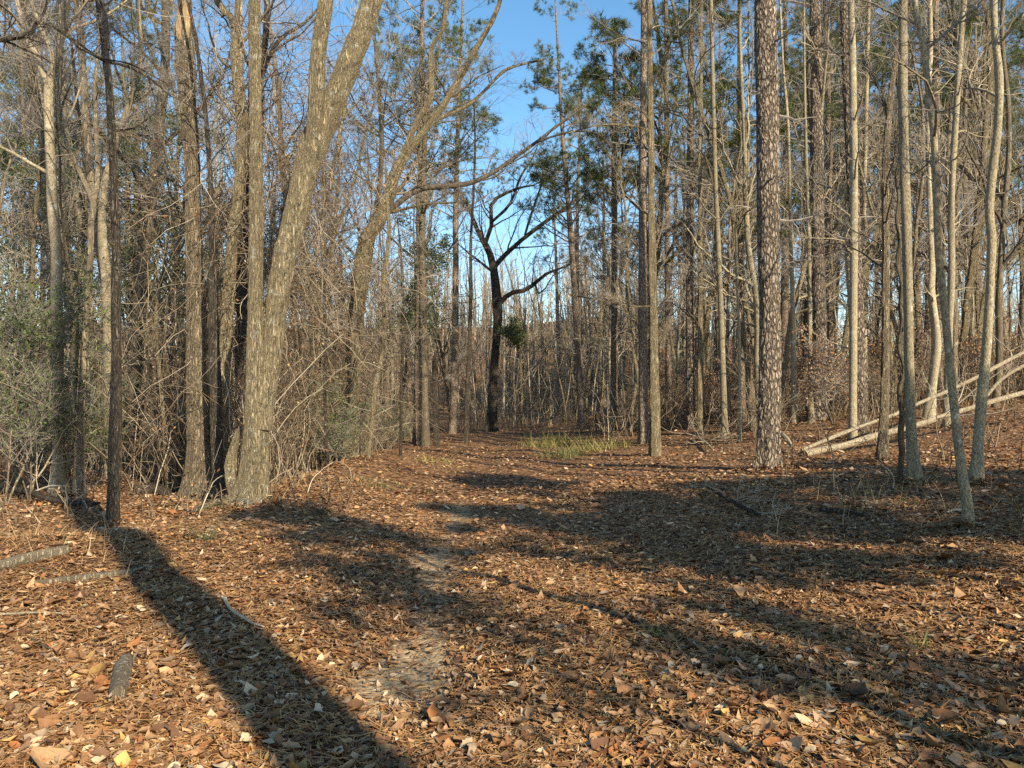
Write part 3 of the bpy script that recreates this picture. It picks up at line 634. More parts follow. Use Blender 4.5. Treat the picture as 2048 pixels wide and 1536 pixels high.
traced('sapling', 'slim curving grey stem closest to the viewer beyond the shade, bowing to its foot',
    [(1934, 1056, 25), (1935, 1011, 20), (1921, 920, 18), (1910, 829, 16), (1899, 719, 15), (1884, 573, 14), (1877, 511, 14), (1873, 365, 13), (1866, 256, 13), (1855, 164, 12), (1844, 73, 12), (1830, 0, 10)],
    'grey', H=9, k=20, flare=.2, crown=dict(n1=10, n2=6, n3=5, n4=3, L1=.2), crown_z=3.2, phrase='slim bowing grey stem', seed=28, lean=.2)
traced('hardwood_tree', 'pale kinked trunk behind the slim bowing stem, low bulge lit by sun',
    [(1857, 836, 21), (1864, 774, 18), (1873, 700, 18), (1870, 646, 16), (1861, 573, 14), (1864, 548, 12), (1862, 475, 10), (1857, 330, 9), (1856, 200, 9), (1861, 100, 9), (1860, 0, 8)], 'pale', tw='twigp', H=13, k=16, crown=CRs, crown_z=3.4, seed=29)
traced('hardwood_tree', 'straight grey tilted trunk between the slim bowing stem and the wavy pale trunk',
    [(1893, 842, 16), (1897, 720, 13), (1901, 620, 13), (1903, 548, 13), (1904, 365, 12), (1913, 219, 12), (1921, 91, 11), (1928, 0, 10)], 'grey', H=13, d=16.5, k=14, crown=CRs, crown_z=3.6, seed=30)
traced('hardwood_tree', 'wavy pale trunk with mottled bark, lit along one edge',
    [(1953, 966, 29), (1955, 920, 22), (1958, 870, 20), (1963, 810, 20), (1972, 719, 18), (1979, 610, 16), (1981, 548, 15), (1983, 475, 16), (1979, 420, 16), (1987, 329, 16), (1996, 256, 15), (1999, 164, 15), (1990, 73, 13), (1988, 0, 12)],
    'grey', tw='twigp', H=12, k=24, flare=.25, crown=CR, crown_z=5.0, phrase='wavy pale trunk', seed=31)
traced('pine_tree', 'dark far pine seen between the two tilted grey trunks',
    [(1878, 815, 17), (1876, 600, 14), (1873, 300, 13), (1871, 0, 11)], 'pine_far', H=19, d=24, k=12, pine=dict(zfrac=.36, n1=28, dens=.7), seed=32, cat='pine tree')
traced('hardwood_tree', 'ochre lit trunk of medium width at the trail bend, leaning slightly',
    [(1311, 911, 24), (1310, 880, 22), (1309, 800, 19), (1308, 700, 18), (1304, 500, 15), (1302, 300, 12), (1300, 100, 10), (1300, 0, 9)], 'tan', tw='twigp', H=15, k=24, flare=.25, crown=CRs, crown_z=3.4, phrase='ochre lit trunk', seed=33,
    limbs=[dict(pts=[(1307, 700, 4), (1330, 660, 3), (1345, 640, 2)]), dict(pts=[(1305, 612, 4), (1260, 612, 3), (1200, 600, 3), (1140, 590, 2)], dd=-1), dict(pts=[(1304, 520, 4), (1330, 440, 3), (1345, 410, 2)], dd=.5), dict(pts=[(1302, 265, 4), (1270, 252, 4), (1200, 250, 3), (1140, 265, 2)], dd=-1)])
traced('pine_tree', 'grey straight pine overlapping the ochre lit trunk',
    [(1287, 870, 20), (1286, 700, 18), (1285, 500, 16), (1286, 300, 14), (1288, 0, 12)], 'pine_far', H=20, d=21.5, k=18, pine=dict(zfrac=.45, n1=26, dens=.7), seed=34, cat='pine tree', lump=.015)
traced('pine_tree', 'rust red pine standing beside the trail bend in brown brush',
    [(1227, 855, 16), (1228, 700, 13), (1229, 500, 12), (1229, 250, 10), (1230, 60, 7)], 'pine_far', H=14.5, d=27, k=16, pine=dict(zfrac=.5, L1=.16, n1=40), phrase='rust red pine', seed=35, cat='pine tree', lump=.015)
traced('pine_tree', 'light scaly pine between the ochre lit trunk and two grey saplings',
    [(1381, 848, 19), (1380, 700, 17), (1380, 500, 15), (1381, 250, 13), (1382, 0, 10)], 'pine', H=19, d=24, k=20, pine=dict(zfrac=.42, n1=28, dens=.7), seed=36, cat='pine tree', lump=.015)
traced('sapling', 'straight tan sapling trunk a little beyond the light scaly pine',
    [(1401, 868, 13), (1401, 700, 11), (1400, 400, 8), (1402, 150, 6), (1403, 0, 5)], 'tan', H=13, k=14, crown=CRs, crown_z=3.4, seed=37)
traced('hardwood_tree', 'smooth grey trunk curving gently to its foot near the thickest pine',
    [(1450, 877, 17), (1448, 830, 13), (1444, 690, 12), (1437, 500, 10), (1431, 365, 9), (1424, 100, 8), (1422, 0, 7)], 'grey', H=13, k=16, crown=CRs, crown_z=3.4, seed=38, flare=.3, phrase='curving grey trunk')
traced('pine_tree', 'dark pine with bare side branches directly behind a pale stem',
    [(1484, 862, 15), (1483, 650, 12), (1481, 400, 11), (1479, 180, 8), (1478, 0, 6)], 'pine_far', H=17, d=24, k=14, pine=dict(zfrac=.3), seed=39, cat='pine tree')
traced('sapling', 'narrow sunlit stem rooted in leaf litter near the curving grey trunk',
    [(1479, 884, 8), (1479, 800, 7), (1478, 650, 6), (1473, 550, 4), (1470, 450, 3)], 'grey', H=7, k=10, crown=dict(n1=8, n2=4, n3=3, n4=0, L1=.2), crown_z=2.5, seed=40)
traced('hardwood_tree', 'pale sunlit trunk between the thickest pine and the reddish pine',
    [(1588, 838, 13), (1587, 700, 10), (1584, 550, 9), (1580, 400, 7), (1576, 250, 6), (1566, 130, 5), (1560, 0, 4)], 'pale', tw='twigp', H=13, d=21.5, k=12, crown=CRs, crown_z=3.6, seed=41)
traced('hardwood_tree', 'grey thin trunk pressed against the reddish scaly pine',
    [(1622, 838, 12), (1620, 700, 8), (1618, 500, 7), (1612, 300, 6), (1609, 150, 5), (1608, 0, 4)], 'grey', H=12, d=20.6, k=12, crown=CRs, crown_z=3.4, seed=42)
traced('pine_tree', 'shadowed pine behind the light scaly pine', [(1337, 830, 14), (1336, 650, 11), (1334, 400, 10), (1332, 0, 8)], 'pine_far', H=20, d=30, k=12, pine=dict(zfrac=.42), seed=43, cat='pine tree')
# tree at the frame's edge whose dark limb reaches in
traced('hardwood_tree', 'near tree mostly out of view whose dark knobbly limb reaches across the sky',
    [(-120, 1120, 60), (-120, 800, 46), (-115, 400, 40), (-100, 150, 36), (-90, 0, 30)], 'dark', H=12, d=7.8, k=20, crown=dict(n1=4, n2=4, n3=4, n4=2, L1=.2, limb=dict(L1=.5), n1l=5), crown_z=5.2, seed=44,
    limbs=[dict(pts=[(-100, 120, 14), (-40, 90, 11), (0, 81, 9), (50, 72, 9), (65, 63, 8), (73, 45, 7), (90, 22, 5), (95, -10, 4)], dd=.6), dict(pts=[(72, 47, 6), (95, 48, 5), (120, 62, 4), (160, 95, 4), (205, 117, 3), (260, 128, 3), (330, 165, 2)], dd=.6)])

# ------------------------------------------------------------------ fallen logs and sticks
def log(name, label, cat, pts, bk, d=None, k=14, group=None, abs_pts=None, lump=.04, ends=True, twigs=0):
    """pts: (px, py, width px, distance); the log is a closed tube that lies where the points say"""
    lp = abs_pts if abs_pts is not None else np.array([[*P(a, b, dd), w_ / 2 / F_PX * dd] for a, b, w_, dd in pts])
    lp = resample(lp, 0.08); base = lp[0, :3].copy()
    o = thing(name, label, cat, base, group); g = Geo(); trunk_geo(g, lp, k, R, 0, lump, sink=False)
    c = lp[0, :3]; V = g.v[-1][:k]; g.add(np.vstack([V, c[None]]), t=[[i, k, (i + 1) % k] for i in range(k)])
    link('stem', g.mesh(name + '_stem', [M[bk]], origin=base), o)
    if twigs:
        g = Geo(); bare_crown(g, lp, R, twigs, 4, 3, 0, .3, 1, .3, (.4, .9), lr=.35); link('crown', g.mesh(name + '_twigs', [M['twigp']], origin=base), o)
    return o
d1 = ground_at(1618, 912)
log('fallen_log', 'longest pale fallen trunk running up the slope behind the vine wrapped trees', 'log', [(1610, 908, 15, d1), (1690, 890, 14, d1 + .3), (1749, 872, 13, d1 + .5), (1830, 851, 12, d1 + .7), (1899, 829, 10.5, d1 + .8), (1975, 806, 10, d1 + .9), (2060, 782, 9, d1 + 1.0), (2200, 742, 8, d1 + 1.2)], 'deadwood', twigs=7, lump=.09)
log('fallen_log', 'thinner fallen trunk propped above the longest pale log', 'log', [(1603, 900, 7, d1 + .3), (1680, 869, 7.5, d1 + .6), (1757, 840, 7, d1 + .9), (1793, 827, 7, d1 + 1.0), (1851, 801, 7, d1 + 1.2), (1899, 781, 8, d1 + 1.3), (1957, 752, 8, d1 + 1.4), (2048, 705, 7, d1 + 1.6), (2140, 660, 5, d1 + 1.7)], 'deadwood', twigs=6, lump=.1)
log('fallen_log', 'short leaning dead branch over the propped fallen trunk by the frame edge', 'log', [(1972, 792, 8, d1 + .6), (2005, 757, 7, d1 + .6), (2048, 731, 7, d1 + .6), (2110, 700, 5, d1 + .6)], 'deadwood', k=8, twigs=3)
def lie(px, py, lift=0.02):
    d_ = ground_at(px, py); p_ = P(px, py, d_); p_[2] = zt(p_[0], p_[1]) + lift; return p_, d_
def ground_log(name, label, cat, pts, bk, lift=.5, k=12, **kw):
    out = []
    for px, py, w_ in pts:
        p_, d_ = lie(px, py); r_ = w_ / 2 / F_PX * d_; p_[2] += r_ * lift; out.append([*p_, r_])
    return log(name, label, cat, None, bk, abs_pts=np.array(out), k=k, **kw)
ground_log('fallen_log', 'grey log lying on the leaf mound at the picture edge', 'log', [(-90, 1165, 26), (-20, 1150, 25), (60, 1125, 23), (135, 1108, 17)], 'tree', k=16)
ground_log('fallen_log', 'rotten half buried log crossing from sun into the trunk shadow', 'log', [(60, 1172, 12), (120, 1166, 16), (200, 1158, 17), (260, 1148, 15), (305, 1138, 8)], 'tree', lift=-.1, lump=.1)
ground_log('log_stub', 'short stub of rotten log among sunlit leaves', 'log', [(236, 1402, 34), (240, 1375, 38), (246, 1345, 33), (254, 1322, 18)], 'tree', lift=.05, k=18, lump=.13)
ground_log('fallen_branch', 'long dark fallen limb curving low before the pale forked trunk', 'branch', [(-60, 960, 12), (0, 988, 13), (50, 998, 14), (100, 1012, 12), (150, 1018, 9), (200, 1014, 5)], 'dark', lift=2.0, twigs=3)
ground_log('fallen_stick', 'crooked pale stick lying across the broad trunk shadow', 'stick', [(448, 1205, 7), (462, 1228, 6), (480, 1240, 6), (505, 1255, 5), (525, 1260, 3)], 'pale', lift=1, k=8)
ground_log('fallen_stick', 'thin straight stick on leaves near the edge log', 'stick', [(0, 1237, 4), (70, 1233, 4), (130, 1234, 3)], 'pale', lift=1, k=8)
ground_log('fallen_stick', 'short forked twig beside the rotten stub', 'stick', [(62, 1285, 4), (80, 1296, 4), (100, 1306, 3)], 'tree', lift=1, k=8)
ground_log('fallen_stick', 'dark branch angled over shaded litter before the thickest pine', 'stick', [(1418, 985, 7), (1450, 1005, 7), (1490, 1028, 8), (1520, 1040, 6)], 'dark', lift=2, k=8, twigs=6)
ground_log('fallen_stick', 'low dark rotten stick flat in the shaded litter', 'stick', [(1640, 1025, 8), (1690, 1030, 9), (1728, 1036, 6)], 'dark', lift=.6, k=8)
ground_log('fallen_stick', 'small dead branch with pale twigs lying near the ochre lit trunk', 'stick', [(1393, 880, 4), (1412, 895, 5), (1426, 908, 4)], 'pale', lift=3, k=8, twigs=7)
ground_log('fallen_stick', 'pale splintered root end beside the foot of the thickest pine', 'stick', [(1560, 878, 8), (1575, 895, 9), (1585, 905, 5)], 'pale', lift=3, k=8)
ground_log('fallen_branch', 'leaning broken branch stuck in the bottom of the thicket', 'branch', [(660, 905, 9), (690, 880, 8), (715, 850, 7), (722, 838, 5)], 'pale', lift=1, k=8)
ground_log('fallen_log', 'grey log end lying between the slim dark trunk and the scarred trunk', 'log', [(270, 990, 22), (310, 985, 24), (335, 992, 18)], 'dark', lift=.4)

# ------------------------------------------------------------------ leaf litter
LEAF_UV = np.array([(0, 0), (.28, .22), (.62, .27), (1, 0), (.62, -.27), (.28, -.22), (.3, 0), (.64, 0)])
LEAF_Q = np.array([(6, 7, 2, 1), (5, 4, 7, 6)]); LEAF_T = np.array([(0, 6, 1), (0, 5, 6), (7, 3, 2), (7, 4, 3)])
SIMPLE_UV = np.array([(0, 0), (.45, .27), (1, 0), (.45, -.27), (.48, 0)]); SIMPLE_T = np.array([(0, 4, 1), (0, 3, 4), (4, 2, 1), (4, 3, 2)])
def litter_leaves(g, x, y, L, rng, lift=0.012, simple=False):
    UV = SIMPLE_UV if simple else LEAF_UV; K = len(UV)
    B = len(x); z = zt(x, y) + rng.uniform(0.002, lift, B)
    ex, ey, ez = rot_basis(B, rng, .25)
    aspect = np.clip(rng.lognormal(-.35, .38, B), .22, 1.4)[:, None]; fold = rng.uniform(-.1, .45, B)[:, None]; curl = rng.normal(.15, .34, B)[:, None]; tw = rng.normal(0, .25, B)[:, None]
    uu = UV[None, :, 0] - .5; vv = UV[None, :, 1] * aspect * rng.uniform(.85, 1.15, (B, K))
    hh = fold * np.abs(vv) * 2 + curl * uu * uu * 2 + tw * uu * vv * 3
    V = np.stack([x, y, z], 1)[:, None] + L[:, None, None] * (uu[..., None] * ex[:, None] + vv[..., None] * ey[:, None] + hh[..., None] * ez[:, None])
    zz = zt(V[..., 0], V[..., 1]) + .001; V[..., 2] = np.maximum(V[..., 2], zz)
    o = (np.arange(B) * K)[:, None, None]
    g.add(V.reshape(-1, 3), None if simple else (LEAF_Q[None] + o).reshape(-1, 4), ((SIMPLE_T if simple else LEAF_T)[None] + o).reshape(-1, 3), col=np.repeat(drys(rng, B) * 1.12, K, 0))
def scatter(Nn, y0, y1, rng, power=1.0, marg=1.2, spread=.72):
    yv = y0 * (y1 / y0) ** (rng.random(Nn) ** power); xv = (rng.uniform(-1, 1, Nn)) * (yv * spread + marg)
    keep = rng.random(Nn) > np.clip(sand_at(xv, yv) * 1.05, 0, .86)
    return xv[keep], yv[keep]
rng = np.random.default_rng(5)
g = Geo()
def flat_leaves(x, y, L, lift):
    B = len(x); leaf_diamonds(g, np.stack([x, y, zt(x, y) + rng.uniform(.004, lift, B)], 1), L, L * rng.uniform(.3, .7, B), rng, drys(rng, B) * 1.25, flat=.28, bend=.05)
x, y = scatter(124000, 2.4, 13.5, rng); nr = y < 4.6; L_ = .05 * rng.lognormal(0, .36, len(x))
litter_leaves(g, x[nr], y[nr], L_[nr], rng, .016); mid = ~nr & (y < 8.5); litter_leaves(g, x[mid], y[mid], L_[mid], rng, .016, True)
flat_leaves(x[y >= 8.5], y[y >= 8.5], L_[y >= 8.5] * 1.15, .02)
x, y = scatter(80000, 10.5, 44, rng, .9, 2); flat_leaves(x, y, .075 * rng.lognormal(0, .3, len(x)), .03)
x, y = scatter(34000, 2.4, 12, rng, 1, -.5, .3); flat_leaves(x, y, .024 * rng.lognormal(0, .3, len(x)), .012)
for hx, hw, hd in [h for h in FEET if h[2] < 17]:                # leaves banked round the feet of the near trunks
    r_ = hw / F_PX * hd; n_ = int(140 + 900 * r_); a_ = rng.uniform(0, 2 * PI, n_); q_ = r_ * (.9 + np.abs(rng.normal(0, .9, n_))); bx = (hx - CX) / F_PX * hd
    litter_leaves(g, bx + np.cos(a_) * q_, hd + np.sin(a_) * q_, .055 * rng.lognormal(0, .3, n_), rng, .09, True)
tag(link('leaf_litter', g.mesh('leaf_litter', [M['dry']], tint=True)), 'brown fallen leaves covering the forest floor', 'leaves', None, 'stuff')
g = Geo()
x, y = scatter(44000, 2.4, 12, rng); B = len(x); a_ = rng.uniform(0, 2 * PI, B); L = rng.uniform(.07, .17, B)
dx, dy = np.cos(a_) * L / 2, np.sin(a_) * L / 2; bx, by = -np.sin(a_) * rng.normal(0, .012, B), np.cos(a_) * rng.normal(0, .012, B)
wd = .0012 + .00022 * y
pts = []
for s_, bb in ((-1, 0), (0, 1), (1, 0)):
    cx_, cy_ = x + s_ * dx + bb * bx, y + s_ * dy + bb * by; cz = zt(cx_, cy_) + rng.uniform(.006, .03, B)
    pts += [np.stack([cx_ - np.sin(a_) * wd, cy_ + np.cos(a_) * wd, cz], 1), np.stack([cx_ + np.sin(a_) * wd, cy_ - np.cos(a_) * wd, cz + .001], 1)]
V = np.stack(pts, 1).reshape(-1, 3); o = (np.arange(B) * 6)[:, None]
q = np.concatenate([o + np.array([[0, 1, 3, 2]]), o + np.array([[2, 3, 5, 4]])])
f = rng.random((B, 1)); col = np.array((.30, .14, .05)) * f + np.array((.46, .28, .12)) * (1 - f)
g.add(V, q, col=np.repeat(col, 6, 0))
tag(link('pine_straw', g.mesh('pine_straw', [M['straw']], tint=True)), 'fallen pine needles lying among the leaves', 'pine needles', None, 'stuff')
# the largest leaves near the viewer, one object each, parts of the ground
leaf_mats = []
for i, c_ in enumerate(((.42, .31, .19), (.33, .19, .09), (.27, .13, .055), (.25, .18, .12), (.47, .37, .24), (.2, .11, .06))):
    m, nt, b = new_mat('large_leaf_%d' % i); oi = nt.nodes.new("ShaderNodeObjectInfo"); tc = nt.nodes.new("ShaderNodeTexCoord")
    nn = noise(nt, tc.outputs["Object"], 40, 3); hv = nd(nt, "ShaderNodeHueSaturation"); hv.inputs["Color"].default_value = (*c_, 1)
    nt.links.new(math_(nt, 'MULTIPLY', mapr(nt, oi.outputs["Random"], 0, 1, .7, 1.2), mapr(nt, nn, .3, .7, .8, 1.15)), hv.inputs["Value"]); nt.links.new(hv.outputs[0], b.inputs["Base Color"]); b.inputs["Roughness"].default_value = .7
    leaf_mats.append(m)
def lobed_leaf(seed, lobes):
    r_ = np.random.default_rng(seed); k_ = 20; s_ = np.linspace(0, 1, k_ // 2 + 1)
    wv = np.sin(PI * s_ ** .8) ** .75 * .27 * (1 + .3 * lobes * np.cos(2 * PI * s_ * 4)); wv[0] = .015; wv[-1] = .004
    top = np.c_[s_, wv]; bot = np.c_[s_, -wv * r_.uniform(.85, 1.1)]; mid = np.c_[s_, np.zeros_like(s_)]
    A = np.vstack([top, mid, bot]); n_ = len(s_); c1, c2, f1 = r_.normal(.2, .4), r_.normal(0, .7), r_.uniform(.1, .5)
    z_ = c1 * (A[:, 0] - .5) ** 2 + c2 * (A[:, 0] - .5) * A[:, 1] + f1 * np.abs(A[:, 1]) + .04 * np.sin(9 * A[:, 0] + 3 * np.sign(A[:, 1]))
    i_ = np.arange(n_ - 1); gl = Geo()
    gl.add(np.c_[A[:, 0] - .5, A[:, 1], z_ - z_.min()], np.vstack([np.c_[n_ + i_, n_ + i_ + 1, i_ + 1, i_], np.c_[2 * n_ + i_, 2 * n_ + i_ + 1, n_ + i_ + 1, n_ + i_]]))
    return gl
leaf_meshes = [lobed_leaf(i, i % 3 == 0).mesh('large_leaf', [leaf_mats[i % 6]]) for i in range(12)]
cnt = 0
while cnt < 290:
    yv = 2.9 * (5.6 / 2.9) ** rng.random(); xv = rng.uniform(-1, 1) * yv * .68
    if rng.random() < sand_at(xv, yv) * 1.4: continue
    o = link('leaf', leaf_meshes[rng.integers(12)], ground, (xv, yv, float(zt(xv, yv)) + rng.uniform(.012, .03)))
    s_ = rng.uniform(.05, .085); o.scale = (s_, s_ * rng.uniform(.8, 1.2), s_); o.rotation_euler = (rng.normal(0, .22), rng.normal(0, .22), rng.uniform(0, 2 * PI)); cnt += 1

# ------------------------------------------------------------------ grass tufts and small plants
def tuft(px, py, label, n_, H, rad, col, name='grass_tuft', cat='grass', splay=.6):
    p_, d_ = lie(px, py, 0); rg = np.random.default_rng(int(px)); o = thing(name, label, cat, p_); g = Geo()
    st = np.c_[rg.normal(0, rad, (n_, 2)), np.zeros(n_)]; st[:, 2] = zt(p_[0] + st[:, 0], p_[1] + st[:, 1]) - p_[2]
    Q = grow(st, np.c_[rg.normal(0, splay, (n_, 2)), np.ones(n_)], H * rg.uniform(.5, 1.1, n_), 6, .1, 0, rg, .28)
    wv = np.linspace(1, .12, 6)[None] * (.0025 + .0003 * d_) * rg.uniform(.7, 1.4, (n_, 1)); a = rg.uniform(0, PI, n_)
    sd_ = np.stack([np.cos(a), np.sin(a), np.zeros(n_)], 1)[:, None] * wv[..., None]
    V = np.stack([Q - sd_, Q + sd_], 2).reshape(-1, 3); ix = np.arange(n_ * 12).reshape(n_, 6, 2)
    f = rg.random((n_, 1)); c = np.array(col[0]) * f + np.array(col[1]) * (1 - f)
    g.add(V, np.stack([ix[:, :-1, 0], ix[:, :-1, 1], ix[:, 1:, 1], ix[:, 1:, 0]], -1).reshape(-1, 4), col=np.repeat(c, 12, 0))
    link('foliage', g.mesh(name + '_blades', [M['grass']], tint=True), o)
GY = ((.1, .13, .03), (.38, .3, .12)); GG = ((.07, .09, .03), (.21, .2, .085)); GB = ((.3, .2, .1), (.42, .33, .18))
tuft(1128, 915, 'big green and straw coloured grass clump at the trail bend', 200, .42, .3, GG)
tuft(1105, 892, 'straw yellow grass behind the green clump at the bend', 300, .55, .5, GY)
tuft(1190, 900, 'loose dry grass between the green clump and the ochre trunk', 300, .45, .6, GY)
tuft(410, 1080, 'dark strappy leaf tuft in the shade below the scarred trunk', 34, .6, .08, ((.04, .07, .03), (.09, .12, .06)), splay=1.1)
tuft(648, 1030, 'low grey green tuft at the shade edge near the leaf bank', 50, .22, .07, ((.06, .08, .05), (.12, .13, .07)), splay=.9)
tuft(758, 975, 'patch of sunlit green grass under the thicket edge', 120, .2, .3, GG)
tuft(870, 925, 'thin green grass strip on the verge of the trail', 120, .18, .35, GY)
tuft(1306, 1275, 'small fresh green tuft among shaded leaves', 30, .12, .03, ((.06, .12, .02), (.13, .2, .05)), splay=.9)
tuft(1665, 1285, 'faint green tuft in the sun flecked leaves', 24, .12, .03, GG, splay=.9)
tuft(1840, 1300, 'yellowed tuft with bent blades in the sun flecked leaves', 40, .15, .04, GY, splay=.9)
tuft(1910, 1480, 'grey green tuft in the corner shade', 40, .14, .06, GG, splay=1)
tuft(1408, 992, 'single upright green tuft on the shaded litter', 24, .16, .03, GG, splay=.5)
tuft(480, 870 + 130, 'dry weeds at the foot of the double trunk', 60, .35, .3, GB, name='weed_tuft', cat='weeds')
tuft(130, 1075, 'dry weeds on the sunlit leaf mound', 110, .3, .5, GB, name='weed_tuft', cat='weeds')
tuft(560, 975, 'dry bent weeds on the sunlit bank', 120, .35, .6, GB, name='weed_tuft', cat='weeds')
tuft(1560, 1000, 'bare weed stalks at the shade edge before the thickest pine', 80, .35, .8, GB, name='weed_tuft', cat='weeds')
tuft(1760, 1010, 'bare weed stalks before the pale grey trunk', 90, .4, .8, GB, name='weed_tuft', cat='weeds')

# ------------------------------------------------------------------ vine thicket and undergrowth
VC = np.array([(.075, .058, .04), (.13, .1, .068), (.2, .155, .105), (.29, .235, .165), (.42, .36, .27), (.16, .1, .06)])
def vcol(rng, B, per, prob=(.2, .26, .22, .16, .08, .08)):
    return np.repeat(VC[rng.choice(6, B, p=prob)] * rng.uniform(.8, 1.15, (B, 1)), per, 0)
def strands(g, st, d, L, n_, wig, up, droop, r0, rng, k=3, kidsn=3, leaf=0.0, m=0, r_lo=.003):
    if not len(st): return
    A = grow(st, d, L, n_, wig, up, rng, droop); Ra = taper(r0, n_, .5, r_lo); g.add(*tubes(A, Ra, k), m=m, col=vcol(rng, len(A), n_ * k))
    if kidsn:
        p, dd, l2, r2, t = kids(A, Ra, kidsn, .1, 1, .5, 1.2, .15, .4, rng, .6)
        B_ = grow(p, dd, l2, 4, wig * 1.3, 0, rng, droop); g.add(*tubes(B_, taper(r2, 4, .6, r_lo), 3), m=m, col=vcol(rng, len(B_), 12))
        if leaf:
            e = B_.reshape(-1, 3); nn = int(leaf * len(st)); leaf_diamonds(g, e[rng.integers(0, len(e), nn)], .055 * rng.uniform(.6, 1.4, nn), .03, rng, drys(rng, nn) * .8, m=1)
    return A
rng = np.random.default_rng(21)
def thicket(name, label, x0, x1, y0, y1, nst, H, rng, hang=0, zh=(2, 6), leaf=4):
    g = Geo()
    x = rng.uniform(x0, x1, nst); y = rng.uniform(y0, y1, nst); st = np.stack([x, y, zt(x, y) - .02], 1)
    d = np.c_[rng.normal(0, .2, (nst, 2)), np.ones(nst)]
    strands(g, st, d, H * rng.uniform(.3, 1.1, nst), 9, .15, .0, .1, rng.uniform(.004, .013, nst), rng, 4, 4, leaf)
    if hang:
        x = rng.uniform(x0, x1, hang); y = rng.uniform(y0, y1, hang); z = rng.uniform(zh[0], zh[1], hang)
        st = np.stack([x, y, z], 1)
        strands(g, st, np.c_[rng.normal(0, .5, (hang, 2)), rng.normal(-.4, .5, hang)], rng.uniform(.8, 3.2, hang), 9, .25, -.06, .1, rng.uniform(.003, .008, hang), rng, 3, 4, leaf)
    base = (float(x0 + x1) / 2, float(y0 + y1) / 2, float(zt((x0 + x1) / 2, (y0 + y1) / 2)))
    o = link(name, g.mesh(name, [M['vine'], M['dry']], origin=base, tint=True), None, base)
    return tag(o, label, 'undergrowth', None, 'stuff')
thicket('vines', 'dense tangle of bare vines and canes beside the trail', -6.8, -4.0, 13.5, 17.5, 340, 3.6, rng, 640, (1.2, 6.5))
thicket('vines', 'hanging vine curtain draped from the leaning stem', -5.4, -3.9, 12.5, 14.5, 60, 3.0, rng, 200, (2.5, 8.0), leaf=6)
thicket('vines', 'airy drapery of pale vine strands high in the leaning tree', -5.4, -2.8, 14.5, 18.5, 0, 3.0, rng, 560, (3.5, 9.0), leaf=3)
thicket('vines', 'mixed brush and strands on the thicket edge facing the trail', -5.2, -3.7, 17.5, 21.0, 150, 3.2, rng, 200, (1, 5))
thicket('undergrowth', 'bare saplings and brush deep in the wood behind the double trunk', -15, -5.5, 15.0, 23.0, 300, 4.0, rng, 100, (1, 4))
thicket('undergrowth', 'low brown brush along the far end of the trail', -6.5, -3.6, 21.0, 31.0, 240, 3.0, rng, 110, (1, 4))
thicket('undergrowth', 'brush closing the view behind the old oak', -6, 4, 38, 44, 260, 2.8, rng, 40, (1, 3))
thicket('undergrowth', 'brown briars among the pines past the trail bend', 2.9, 9, 23, 33, 300, 1.9, rng, 0, leaf=8)
thicket('undergrowth', 'leafy brown bank of briars on the rise behind the logs', 9, 20, 19.5, 28, 480, 2.6, rng, 120, (1.5, 4), leaf=16)
thicket('undergrowth', 'sparse dead stalks on the sunlit leaf slope', 4, 11, 8, 17, 110, 1.0, rng, 0, leaf=2)
thicket('undergrowth', 'dry stalks and thin canes on the bank under the double trunk', -7.5, -2.2, 9.8, 13, 90, .7, rng, 0, leaf=2)

# ------------------------------------------------------------------ prototypes for the repeated trees
BT = [make_bare(100 + i, 17 + (i % 3) * 1.5, .115 + .025 * (i % 3), n1=16, n2=7, n3=6, n4=3, t0=.26, L1=.25, lr=.45) for i in range(5)]
PB = [make_bare(130 + i, 15 + i, .12 + .02 * i, bk='pale', tw='twigp', n1=15, n2=7, n3=6, n4=3, t0=.28, L1=.25, lr=.45) for i in range(2)]
SAP = [make_bare(200 + i, 7 + i * 1.1, .032 + .009 * i, name='sapling', bk=('grey', 'tree', 'tan')[i % 3], tw=('twig', 'twigp')[i % 2], kt=6, n1=14, n2=5, n3=4, n4=0, t0=.2, L1=.2, twist=.05, flare=.2) for i in range(6)]
PN = [make_pine(300 + i, 20 + i * 1.2, .17 + .02 * (i % 3), (.42, .36, .5, .4)[i], n1=(46, 50, 40, 48)[i]) for i in range(4)]
BR = [make_brush(400 + i, 'bare_bush', 2.2 + .5 * (i % 2), 16, (0, 60, 160)[i]) for i in range(3)]
EV = [make_leafy(500 + i, 'evergreen_bush', 'evergreen bush', 2.6 + i, .018, 3400, .06, .15, n1=16, L1=.38, stems=3) for i in range(2)]
ET = [make_leafy(520 + i, 'evergreen_tree', 'evergreen tree', 9 + i, .09, 7000, .085, .35, n1=18, L1=.3) for i in range(2)]
BB = [make_leafy(540, 'brown_leaved_bush', 'bush', 2.4, .02, 1500, .07, .15, colr='dry', n1=12, L1=.35, stems=4)]
used = set()
LAND.sort()
ORD = 'first second third fourth fifth sixth seventh eighth ninth tenth eleventh twelfth thirteenth fourteenth fifteenth sixteenth seventeenth eighteenth nineteenth twentieth twenty-first twenty-second twenty-third twenty-fourth twenty-fifth twenty-sixth twenty-seventh twenty-eighth twenty-ninth thirtieth'.split()
placed = []       # (root, pixel column, kind phrase, y)
